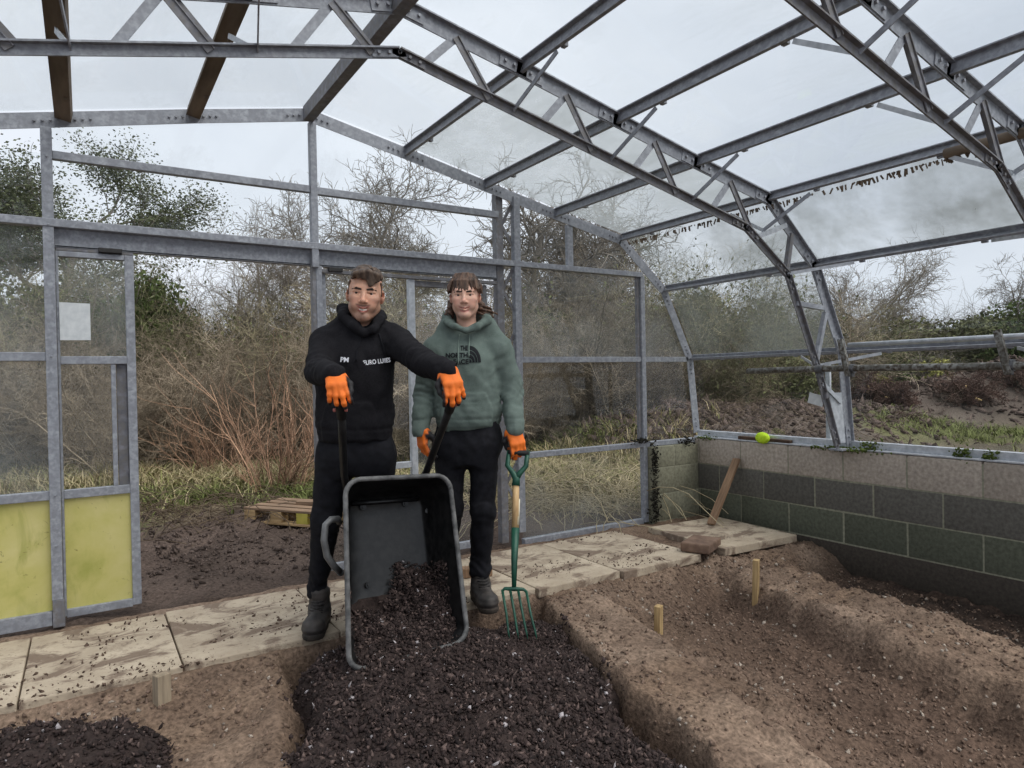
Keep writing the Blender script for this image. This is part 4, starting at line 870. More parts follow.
# ================================================================== distance-field sculpting
class SDF:
    def __init__(s, xs, ys, zs):
        s.ax = [np.asarray(a, dtype=np.float32) for a in (xs, ys, zs)]
        s.d = np.full([len(a) for a in s.ax], 1.0, dtype=np.float32)
    def _sub(s, lo, hi):
        sl = []
        for a, l, h in zip(s.ax, lo, hi):
            i, j = np.searchsorted(a, l), np.searchsorted(a, h)
            if j <= i: return None
            sl.append(slice(max(i - 1, 0), min(j + 1, len(a))))
        return tuple(sl)
    def _put(s, sl, d, k, op):
        cur = s.d[sl]
        if op == 'u':
            h = np.maximum(k - np.abs(cur - d), 0) / k if k > 0 else 0; s.d[sl] = np.minimum(cur, d) - (h * h * k * .25 if k > 0 else 0)
        else:
            d = -d; h = np.maximum(k - np.abs(cur - d), 0) / k if k > 0 else 0; s.d[sl] = np.maximum(cur, d) + (h * h * k * .25 if k > 0 else 0)
    def _g(s, sl): return np.meshgrid(*[a[q] for a, q in zip(s.ax, sl)], indexing='ij')
    def rc(s, a, b, ra, rb=None, k=.02, op='u', sq=None):        # round cone a-b; sq=(dir, factor): thinner along a direction
        a, b = np.array(a, float), np.array(b, float); rb = ra if rb is None else rb; R = max(ra, rb) + 2 * k + .03
        sl = s._sub(np.minimum(a, b) - R, np.maximum(a, b) + R)
        if sl is None: return s
        X, Y, Z = s._g(sl); d = b - a; L = max(float(d @ d), 1e-9)
        t = np.clip(((X - a[0]) * d[0] + (Y - a[1]) * d[1] + (Z - a[2]) * d[2]) / L, 0, 1)
        px, py, pz = X - a[0] - t * d[0], Y - a[1] - t * d[1], Z - a[2] - t * d[2]
        q2 = px * px + py * py + pz * pz
        if sq is not None:
            n = np.array(sq[0], float); n /= np.linalg.norm(n); c = px * n[0] + py * n[1] + pz * n[2]; q2 = q2 + c * c * (1 / sq[1] ** 2 - 1)
        s._put(sl, (np.sqrt(q2) - (ra + t * (rb - ra))).astype(np.float32), k, op); return s
    def el(s, c, r, k=.02, op='u', rot=None):
        c, r = np.array(c, float), np.array(r, float); R = r.max() + 2 * k + .03; sl = s._sub(c - R, c + R)
        if sl is None: return s
        X, Y, Z = s._g(sl); P = [X - c[0], Y - c[1], Z - c[2]]
        if rot is not None: P = [rot[0][i] * P[0] + rot[1][i] * P[1] + rot[2][i] * P[2] for i in range(3)]     # rot columns = ellipsoid axes
        k0 = np.sqrt(sum((p / q) ** 2 for p, q in zip(P, r))); k1 = np.sqrt(sum((p / (q * q)) ** 2 for p, q in zip(P, r)))
        s._put(sl, (k0 * (k0 - 1) / np.maximum(k1, 1e-6)).astype(np.float32), k, op); return s
    def loft(s, secs, k=.02, op='u', ex=2.4, axes=((1, 0), (0, 1))):   # secs rows: z, cx, cy, rx, ry ; axes: directions of rx and ry in x-y
        S = np.array(secs, float); S = S[np.argsort(S[:, 0])]; R = S[:, 3:5].max() + 2 * k + .03
        lo = np.array([S[:, 1].min() - R, S[:, 2].min() - R, S[0, 0] - .04]); hi = np.array([S[:, 1].max() + R, S[:, 2].max() + R, S[-1, 0] + .04]); sl = s._sub(lo, hi)
        X, Y, Z = s._g(sl); zc = s.ax[2][sl[2]]
        zz = np.clip(zc, S[0, 0], S[-1, 0]); cx, cy, rx, ry = (_smooth_interp(zz, S[:, 0], S[:, i]) for i in (1, 2, 3, 4))
        dx, dy = X - cx, Y - cy; (a0, a1), (b0, b1) = axes; U = np.abs(dx * a0 + dy * a1) / rx; W = np.abs(dx * b0 + dy * b1) / ry
        q = (U ** ex + W ** ex) ** (1 / ex); d = (q - 1) * np.minimum(rx, ry)
        d = np.maximum(d, np.maximum(S[0, 0] - Z, Z - S[-1, 0])); s._put(sl, d.astype(np.float32), k, op); return s
    def disp(s, fn):                       # add fn(x,y,z) near the surface
        m = np.abs(s.d) < .05; i = np.nonzero(m); P = [a[j] for a, j in zip(s.ax, i)]; s.d[i] += fn(*P).astype(np.float32); return s
    def cut(s, n, c):                      # keep the side where (p-c).n < 0
        X, Y, Z = s._g((slice(None),) * 3); n = np.array(n, float); n /= np.linalg.norm(n)
        s.d = np.maximum(s.d, ((X - c[0]) * n[0] + (Y - c[1]) * n[1] + (Z - c[2]) * n[2]).astype(np.float32)); return s
    def mesh(s):
        d = s.d; ins = d < 0; nx, ny, nz = d.shape
        cnt = sum(ins[a:nx - 1 + a, b:ny - 1 + b, c:nz - 1 + c].astype(np.int8) for a in (0, 1) for b in (0, 1) for c in (0, 1))
        act = (cnt > 0) & (cnt < 8); idx = np.full(act.shape, -1, np.int64); I = np.nonzero(act); n = len(I[0]); idx[I] = np.arange(n)
        acc = np.zeros((n, 3)); w = np.zeros(n)
        E = [((a, b, 0), (a, b, 1)) for a in (0, 1) for b in (0, 1)] + [((a, 0, b), (a, 1, b)) for a in (0, 1) for b in (0, 1)] + [((0, a, b), (1, a, b)) for a in (0, 1) for b in (0, 1)]
        for e0, e1 in E:
            d0 = d[I[0] + e0[0], I[1] + e0[1], I[2] + e0[2]]; d1 = d[I[0] + e1[0], I[1] + e1[1], I[2] + e1[2]]; m = (d0 < 0) != (d1 < 0)
            t = d0[m] / (d0[m] - d1[m]); acc[m] += np.array(e0) + t[:, None] * (np.array(e1) - np.array(e0)); w[m] += 1
        acc /= np.maximum(w, 1)[:, None]
        V = np.stack([np.interp(I[k] + acc[:, k], np.arange(len(s.ax[k])), s.ax[k]) for k in range(3)], 1)
        F = []
        for ax in range(3):
            sh = [slice(None)] * 3; s0 = list(sh); s1 = list(sh); s0[ax] = slice(0, -1); s1[ax] = slice(1, None)
            u, v = [(1, 2), (2, 0), (0, 1)][ax]
            ch = ins[tuple(s0)] != ins[tuple(s1)]; J = np.nonzero(ch); J = [q.copy() for q in J]
            ok = (J[u] > 0) & (J[v] > 0) & (J[u] < act.shape[u]) & (J[v] < act.shape[v]); J = [q[ok] for q in J]
            def at_(du, dv):
                K = [q.copy() for q in J]; K[u] -= du; K[v] -= dv; return idx[tuple(K)]
            q = np.stack([at_(1, 1), at_(0, 1), at_(0, 0), at_(1, 0)], 1); fl = ~ins[tuple(s0)][tuple(J)]
            q[fl] = q[fl][:, ::-1]; F.append(q)
        F = np.concatenate(F); F = F[(F >= 0).all(1)]; return V, F
def _smooth_interp(x, xp, fp):
    i = np.clip(np.searchsorted(xp, x, side='right') - 1, 0, len(xp) - 2); t = (x - xp[i]) / (xp[i + 1] - xp[i])
    m = np.gradient(fp, xp) if len(xp) > 2 else np.full(len(xp), (fp[-1] - fp[0]) / (xp[-1] - xp[0]))
    h = xp[i + 1] - xp[i]; t2, t3 = t * t, t * t * t
    return (2 * t3 - 3 * t2 + 1) * fp[i] + (t3 - 2 * t2 + t) * h * m[i] + (-2 * t3 + 3 * t2) * fp[i + 1] + (t3 - t2) * h * m[i + 1]
def lin(a, b, st): return np.arange(a, b + st * .5, st)
def sdf_obj(name, S, mat, parent=None, colfn=None, xf=None, smooth=True, relax=1):
    V, F = S.mesh()
    for _ in range(relax):                  # one soft pass to settle the net
        A = np.zeros_like(V); c = np.zeros(len(V))
        for a, b in ((0, 1), (1, 2), (2, 3), (3, 0)):
            np.add.at(A, F[:, a], V[F[:, b]]); np.add.at(A, F[:, b], V[F[:, a]]); np.add.at(c, F[:, a], 1); np.add.at(c, F[:, b], 1)
        V = V * .55 + .45 * A / np.maximum(c, 1)[:, None]
    col = colfn(V) if colfn else None
    if xf is not None: V = V @ np.array(xf[0]).T + np.array(xf[1])
    return fast_mesh(name, V, F, mat, parent, col, smooth)
# ---- materials for the people
M['skin'] = None
def skin_mat():
    t = NT('skin'); a = t.n('ShaderNodeAttribute', attribute_name='Col'); v = t.coord(); f = t.noise(v, 120, 3)
    b = t.bsdf(a.outputs['Color'], .5, 0, f, .08, .001, .4); b.inputs['Subsurface Weight'].default_value = .08; b.inputs['Subsurface Radius'].default_value = (.01, .004, .002); b.inputs['Subsurface Scale'].default_value = .5
    return t.m
M['skin'] = skin_mat()
M['black_cotton'] = two_tone('black_cotton', srgb(23, 22, 25), srgb(31, 30, 33), 30, .95, 0, .25, .002, spec=.15, fine=(160, srgb(34, 33, 36)))
M['green_cotton'] = two_tone('grey_green_cotton', srgb(93, 105, 99), srgb(111, 123, 117), 26, .95, 0, .25, .002, spec=.15, fine=(170, srgb(102, 114, 108)))
M['black_trouser'] = two_tone('black_trouser', srgb(19, 19, 23), srgb(28, 28, 33), 30, .85, 0, .2, .002, spec=.2)
M['trouser_b'] = two_tone('charcoal_trouser', srgb(22, 22, 26), srgb(33, 33, 38), 30, .85, 0, .2, .002, spec=.2)
M['boot'] = two_tone('scuffed_boot', srgb(44, 41, 40), srgb(74, 68, 64), 18, .6, 0, .3, .003, spec=.4)
M['sole'] = two_tone('boot_sole', srgb(34, 31, 29), srgb(70, 60, 52), 20, .85, 0, .3, .003)
M['lace'] = two_tone('lace', srgb(40, 38, 38), srgb(64, 60, 58), 40, .9, 0, 0)
M['glove'] = attr_mat('rubber_glove', .65, .25, 150, .4, .06, .002)
M['hair_a'] = two_tone('brown_hair', srgb(56, 43, 35), srgb(104, 85, 71), 70, .6, 0, .5, .004, spec=.4, stretch=(1, .35, .35))
M['hair_b'] = two_tone('dark_brown_hair', srgb(56, 41, 33), srgb(112, 86, 70), 70, .55, 0, .5, .004, spec=.4, stretch=(1, .5, .3))
M['brow'] = two_tone('brow_hair', srgb(38, 27, 22), srgb(58, 43, 36), 70, .7, 0, 0)
M['eye_white'] = two_tone('eye_white', srgb(188, 180, 174), srgb(200, 192, 186), 20, .3, 0, 0); M['iris'] = two_tone('dark_iris', srgb(40, 28, 20), srgb(60, 42, 30), 60, .25, 0, 0)
M['teeth'] = two_tone('teeth', srgb(226, 220, 210), srgb(234, 228, 218), 40, .35, 0, 0)
M['text_white'] = two_tone('white_print', srgb(218, 218, 224), srgb(236, 236, 240), 40, .8, 0, 0); M['text_black'] = two_tone('dark_stitching', srgb(18, 20, 24), srgb(26, 28, 32), 40, .9, 0, 0)
M['cord_b'] = two_tone('grey_green_cord', srgb(104, 118, 110), srgb(122, 136, 128), 40, .9, 0, 0)
FW = ROT @ np.array([0, 0, -1.0]); FW[2] = 0; FW /= np.linalg.norm(FW); RT = np.array([FW[1], -FW[0], 0.0])
class Figure:                              # local frame: x to the image's right, y away from the camera, z up; origin on the path below the hips
    def __init__(s, px, depth, z0=0.0):
        p = at(px, 384, depth); s.o = np.array([p[0], p[1], z0]); s.D = depth
        s.mat = np.stack([RT, FW, np.array([0, 0, 1.0])], 1)        # columns
    def J(s, px, py, dy=0.0):              # joint seen at a pixel, dy metres behind (+) or before (-) the hips
        w = at(px, py, s.D + dy) - s.o; return s.mat.T @ w
    def place(s, o): o.matrix_world = Matrix([list(s.mat[0]) + [s.o[0]], list(s.mat[1]) + [s.o[1]], list(s.mat[2]) + [s.o[2]], [0, 0, 0, 1]]); return o
def rot3(yaw, pitch, roll):                # head axes: x right, y away, z up; pitch nods, roll tilts to image right
    return np.array((Matrix.Rotation(yaw, 3, 'Z') @ Matrix.Rotation(pitch, 3, 'X') @ Matrix.Rotation(roll, 3, 'Y')))
def head_into(S, c, Rm, sm=1.0, smile=1.0, jaw=1.0):   # face looks along -y of the head frame
    P = lambda x, y, z: np.array(c) + Rm @ (np.array([x, y, z]) * sm); r = lambda *q: np.array(q) * sm
    E = lambda p, q, k=.02, op='u', rot=None: S.el(P(*p), r(*q), k, op, Rm if rot is None else Rm @ rot)
    E((0, .012, .040), (.074, .093, .082), .01); E((0, -.020, .0), (.067, .070, .088), .03); E((0, -.030, -.045), (.055, .058, .068), .03)
    for sx in (-1, 1):
        S.rc(P(sx * .051 * jaw, .0, -.058), P(sx * .017, -.066, -.104), .018 * sm, .014 * sm, .03)      # jaw line
        E((sx * .043, -.064, -.022), (.024, .022, .020), .02)                                  # cheekbone
        E((sx * .036, -.068, -.054), (.020, .018, .020), .02)                                  # cheek raised by the smile
        E((sx * .075, .008, -.004), (.012, .020, .031), .006, 'u', np.array(Matrix.Rotation(sx * .35, 3, 'Z'))); E((sx * .079, .001, .002), (.006, .011, .018), .004, 's')
    E((0, -.074, -.107), (.020, .019, .016), .02)                                                # chin
    S.rc(P(-.036, -.077, .026), P(.036, -.077, .026), .012 * sm, None, .02)                              # brow
    for sx in (-1, 1): E((sx * .032, -.093, .004), (.018, .014, .0115), .012, 's')
    S.rc(P(0, -.087, .012), P(0, -.107, -.030), .0070 * sm, .0105 * sm, .010); E((0, -.108, -.034), (.0115, .011, .010), .008)
    for sx in (-1, 1): E((sx * .0125, -.096, -.037), (.0080, .010, .0070), .006); E((sx * .006, -.107, -.043), (.0035, .004, .003), .002, 's')
    for sx in (-1, 1):                                                                             # lids over the eyes
        S.rc(P(sx * .018, -.084, .0112), P(sx * .046, -.077, .0095), .0072 * sm, .006 * sm, .005); S.rc(P(sx * .019, -.084, -.0058), P(sx * .045, -.077, -.0048), .005 * sm, .0045 * sm, .005)
    zc = -.071; up_ = .012 * smile
    for sx in (-1, 1):
        S.rc(P(0, -.090, zc + .005), P(sx * .030, -.078, zc + up_ + .003), .0052 * sm, .0035 * sm, .006); S.rc(P(0, -.088, zc - .012 * smile), P(sx * .027, -.077, zc + up_ - .003), .0066 * sm, .0035 * sm, .006)
        S.rc(P(0, -.0925, zc - .003 * smile), P(sx * .025, -.082, zc + up_), .0052 * sm * (.3 + .8 * smile), .0018 * sm, .002, 's')
    return P
def gauss(V, p, s): return np.exp(-(((V - p) / s) ** 2).sum(1))
def face_cols(P, Rm, base, lip, stub, amt, blush, xfmt):
    def fn(V):
        L = (V - P(0, 0, 0)) @ Rm; c = np.ones((len(V), 3)) * np.array(base[:3])
        def mixin(w, q):
            nonlocal c
            w = np.clip(w, 0, 1)[:, None]; c = c * (1 - w) + np.array(q[:3]) * w
        for sx in (-1, 1):
            mixin(.45 * gauss(L, np.array([sx * .043, -.072, -.035]), np.array([.022, .03, .02])), blush); mixin(.5 * gauss(L, np.array([sx * .075, .0, 0]), np.array([.012, .03, .035])), blush)
        mixin(.35 * gauss(L, np.array([0, -.108, -.028]), np.array([.014, .02, .014])), blush)
        z = L[:, 2]; x = np.abs(L[:, 0]); y = L[:, 1]
        beard = sstep(-.045, -.085, z) * sstep(.03, -.02, y) * sstep(-.155, -.125, z); ch = .75 * np.exp(-(x / .026) ** 2 - ((z + .108) / .018) ** 2) * sstep(-.03, -.055, y)
        mo = np.exp(-((z + .0575 - 4.0 * x ** 2) / .0055) ** 2) * sstep(.040, .028, x) * (y < -.055); sb = np.exp(-((x - .066) / .02) ** 2) * sstep(.02, -.02, z) * sstep(-.13, -.06, z)
        mixin(amt * .45 * beard, stub); mixin(amt * np.clip(ch, 0, 1), stub); mixin(amt * .95 * mo, stub); mixin(amt * .45 * sb * (y < .03), stub)
        zl = -.071 + 11.0 * x ** 2; mixin(.8 * np.exp(-((z - zl - .004) / .0045) ** 2) * sstep(.032, .026, x) * (y < -.06), lip); mixin(.9 * np.exp(-((z - zl + .012) / .0055) ** 2) * sstep(.028, .020, x) * (y < -.06), lip)
        return c
    return fn
def eyes(P, Rm, root, look=(0, 0)):
    for sx in (-1, 1):
        def ball(name, c, r, mat, par, flat=1.0):
            bm = bmesh.new(); bmesh.ops.create_uvsphere(bm, u_segments=16, v_segments=10, radius=r)
            for v in bm.verts: q = Rm @ np.array([v.co.x, v.co.y * flat, v.co.z]); v.co = Vector(q + c)
            me = bpy.data.meshes.new(name); bm.to_mesh(me); bm.free(); me.materials.append(mat); me.polygons.foreach_set('use_smooth', [True] * len(me.polygons))
            o = bpy.data.objects.new(name, me); COL.objects.link(o); o.parent = par; return o
        e = ball('eye', P(sx * .032, -.0725, .0025), .0125, M['eye_white'], root); ball('iris', P(sx * .032 + look[0], -.0836, .0022), .0064, M['iris'], e, .35)
def hand_sdf(thumb, curls, spread=.008, tcurl=0, fore=(0, 0, -1), res=.0026):
    """own frame: origin at the wrist, +z runs to the fingers, -y is the back of the hand, thumb side at x = thumb*."""
    S = SDF(lin(-.085, .085, res), lin(-.065, .125, res), lin(-.085, .215, res))
    fv = np.array(fore, float); fv /= np.linalg.norm(fv); S.rc(fv * .035, (0, 0, .004), .033, .031, .012, sq=((0, 1, 0), .85)); segs = []
    for i, x in enumerate((.030, .011, -.009, -.028)): S.rc((x * .62 * thumb, 0, .004), (x * thumb, -.002, .082 - abs(i - 1) * .004), .019, .0145, .022, sq=((0, 1, 0), .85))
    S.el((.030 * thumb, .014, .030), (.018, .016, .032), .02)
    tips = []
    for i, (x, L, r) in enumerate(((.0315, (.044, .027, .022), .0112), (.0110, (.048, .031, .023), .0116), (-.0095, (.045, .029, .022), .0110), (-.0290, (.036, .022, .020), .0098))):
        p = np.array([x * thumb, -.002, .086 - abs(i - 1) * .004]); a = 0; sd = (x + .001) / .03 * spread
        for j, (l, cv) in enumerate(zip(L, curls[i])):
            a += cv; q = p + np.array([sd * thumb * 2 * l / .045 * .5, math.sin(a) * l, math.cos(a) * l]); S.rc(p, q, r * (1.06 - .05 * j), r * (1.0 - .08 * j), .006 if j else .012); segs.append((p, q, np.array([0, math.cos(a), -math.sin(a)]), r)); p = q
        tips.append(p)
    tb = np.array([.034 * thumb, .016, .018]); a0 = .75 - tcurl * .3
    t1 = tb + np.array([math.sin(a0) * .038 * thumb, .012 + tcurl * .012, math.cos(a0) * .038]); t2 = t1 + np.array([math.sin(a0 - .5 - tcurl) * .032 * thumb, .010 + tcurl * .012, math.cos(a0 - .5) * .032]); t3 = t2 + np.array([math.sin(a0 - .8 - tcurl) * .026 * thumb, .006 + tcurl * .012, math.cos(a0 - .9) * .026])
    S.rc(tb, t1, .0165, .014, .018); S.rc(t1, t2, .0135, .0122, .008); S.rc(t2, t3, .0122, .0105, .008)
    S.rc(fv * .034, fv * .040, .0345, None, .004, sq=((0, 1, 0), .86))
    S.disp(lambda x, y, z: .0012 * vnoise(x * 60, y * 60, z * 60)); S.cut(fv, fv * .042)
    return S, (np.array(tips), segs)
ORG, BLK = np.array(srgb(246, 122, 40)[:3]), np.array(srgb(36, 34, 36)[:3])
def glove_cols(thumb, tips, black_thumb=True):
    def fn(V):
        x, y, z = V.T; tp, segs = tips; w = sstep(.008, .015, y) * sstep(.0, .02, z) * (z < .085); bd = np.full(len(V), 9.0); bw = np.zeros(len(V))
        for a, b, pd, r in segs:
            d = b - a; t = np.clip((V - a) @ d / (d @ d), 0, 1); q = V - a - t[:, None] * d; dist = np.linalg.norm(q, axis=1) - r; m_ = dist < bd; bd[m_] = dist[m_]; bw[m_] = sstep(.15 * r, .55 * r, q @ pd)[m_]
        w = np.where(bd < .003, bw, w); d = np.min(np.linalg.norm(V[:, None] - tp[None], axis=2), 1); w = np.maximum(w, sstep(.017, .012, d))
        if black_thumb: w = np.maximum(w, sstep(.040, .050, x * thumb) * sstep(.022, .035, z) * sstep(-.012, .0, y))
        w = w[:, None]; n = (.92 + .12 * vnoise(x * 40, y * 40, z * 40))[:, None]; return (ORG * (1 - w) + BLK * w) * n
    return fn
def glove(root, wrist, fdir, back, thumb, curls, tcurl=0, spread=.008, elbow=None, **kw):
    f = np.array(fdir, float); f /= np.linalg.norm(f); b = np.array(back, float); b -= f * (b @ f); b /= np.linalg.norm(b)
    R_ = np.stack([np.cross(-b, f), -b, f], 1)   # columns x, y, z of the hand
    S, tips = hand_sdf(thumb, curls, spread, tcurl, R_.T @ (np.array(elbow) - wrist) if elbow is not None else (0, 0, -1))
    return sdf_obj('glove', S, M['glove'], root, glove_cols(thumb, tips, **kw), (R_, wrist))
def print_on(root, target, text, size, cx, cz, mat, name, parent, slant=0, ydir=1.0, roll=0.0, depth=.004, mesh=None):
    """lettering laid on the front of a garment: letters stand in x-z and are dropped along +y on to the cloth"""
    if mesh is None:
        cu = bpy.data.curves.new('t', 'FONT'); cu.body = text; cu.size = size; cu.align_x = 'CENTER'; cu.align_y = 'CENTER'; cu.space_character = 1.0; cu.resolution_u = 3; cu.offset = size * .022
        to = bpy.data.objects.new('t', cu); COL.objects.link(to); dg = bpy.context.evaluated_depsgraph_get(); me = bpy.data.meshes.new_from_object(to.evaluated_get(dg)); bpy.data.objects.remove(to)
        V = np.array([v.co[:] for v in me.vertices]); F = [tuple(p.vertices) for p in me.polygons]
    else: V, F = mesh
    bmx = bmesh.new()
    vs = [bmx.verts.new((v[0], v[1], 0)) for v in V]
    for f in F:
        try: bmx.faces.new([vs[i] for i in f])
        except ValueError: pass
    bmesh.ops.triangulate(bmx, faces=bmx.faces[:])
    for _ in range(3):
        le = [e for e in bmx.edges if e.calc_length() > size * .35]
        if le: bmesh.ops.subdivide_edges(bmx, edges=le, cuts=1); bmesh.ops.triangulate(bmx, faces=bmx.faces[:])
    bv = BVHTree.FromPolygons([v.co[:] for v in target.data.vertices], [tuple(p.vertices) for p in target.data.polygons])
    cr_, sr_ = math.cos(roll), math.sin(roll); top = {}
    for v in bmx.verts:
        x, z = cx + v.co.x * cr_ - v.co.y * sr_, cz + v.co.x * sr_ + v.co.y * cr_
        h = bv.ray_cast(Vector((x, -1.2, z)), Vector((0, 1, 0))); top[v] = (x, h[0].y if h[0] else -.1, z)
    md = np.median([q[1] for q in top.values()])
    for v, (x, y, z) in top.items(): v.co = Vector((x, (y if abs(y - md) < .030 else md) - depth, z))
    me = bpy.data.meshes.new(name); bmx.to_mesh(me); bmx.free(); me.materials.append(mat)
    o = bpy.data.objects.new(name, me); COL.objects.link(o); o.parent = parent
    so_ = o.modifiers.new('thick', 'SOLIDIFY'); so_.thickness = .0015; return o
def boot(root, ankle, toe_dir, sole_z, L=.29, name='boot'):
    """a lace-up work boot: shaft round the ankle, toe along toe_dir (x,y)"""
    t = np.array([toe_dir[0], toe_dir[1], 0.0]); t /= np.linalg.norm(t); sd = np.array([-t[1], t[0], 0]); a = np.array(ankle, float); h = a[2] - sole_z
    b0 = np.array([a[0], a[1], sole_z])
    S = SDF(lin(a[0] - .26, a[0] + .26, .006), lin(a[1] - .26, a[1] + .26, .006), lin(sole_z - .01, a[2] + .10, .006))
    S.rc(b0 + t * .0 + [0, 0, h + .045], b0 + t * .0 + [0, 0, h - .03], .053, .050, .01); S.rc(b0 + [0, 0, h - .03], b0 - t * .035 + [0, 0, .045], .050, .043, .02)
    S.rc(b0 + t * .02 + [0, 0, h - .045], b0 + t * .13 + [0, 0, .052], .046, .042, .03); S.rc(b0 - t * .03 + [0, 0, .04], b0 + t * .15 + [0, 0, .042], .042, .046, .03); S.el(b0 + t * .165 + [0, 0, .047], (.050, .050, .042), .03)
    S.rc(b0 + [0, 0, h + .048], b0 + [0, 0, h + .052], .050, .050, .008)
    S.rc(b0 - t * .012 + [0, 0, h + .075], b0 - t * .012 + [0, 0, h + .045], .043, .040, .004, 's')
    S.disp(lambda x, y, z: .0025 * vnoise(x * 30, y * 30, z * 30) + .0012 * np.sin(z * 240)); S.cut((0, 0, -1), (0, 0, sole_z + .016))
    o = sdf_obj(name, S, M['boot'], root)
    S = SDF(lin(a[0] - .26, a[0] + .26, .006), lin(a[1] - .26, a[1] + .26, .006), lin(sole_z - .02, sole_z + .05, .005))
    S.rc(b0 - t * .035 + [0, 0, .015], b0 + t * .05 + [0, 0, .015], .047, .044, .02); S.rc(b0 + t * .05 + [0, 0, .015], b0 + t * .165 + [0, 0, .015], .044, .053, .02)
    S.cut((0, 0, 1), (0, 0, sole_z + .028)); S.cut((0, 0, -1), (0, 0, sole_z)); sdf_obj('sole', S, M['sole'], o)
    m = MB()
    for k in range(5):
        f = k / 4; c = b0 + t * (.055 + .055 * (1 - f)) * (1 if True else 1) + np.array([0, 0, .085 + (h - .06) * f])
        c = b0 + t * (.106 - .052 * f) + np.array([0, 0, .093 + (h - .075) * f]); m.tube([c - sd * .030 - t * .012, c + t * .004, c + sd * .030 - t * .012], .0042, 6)
    m.build('lace', M['lace'], o, True); return o
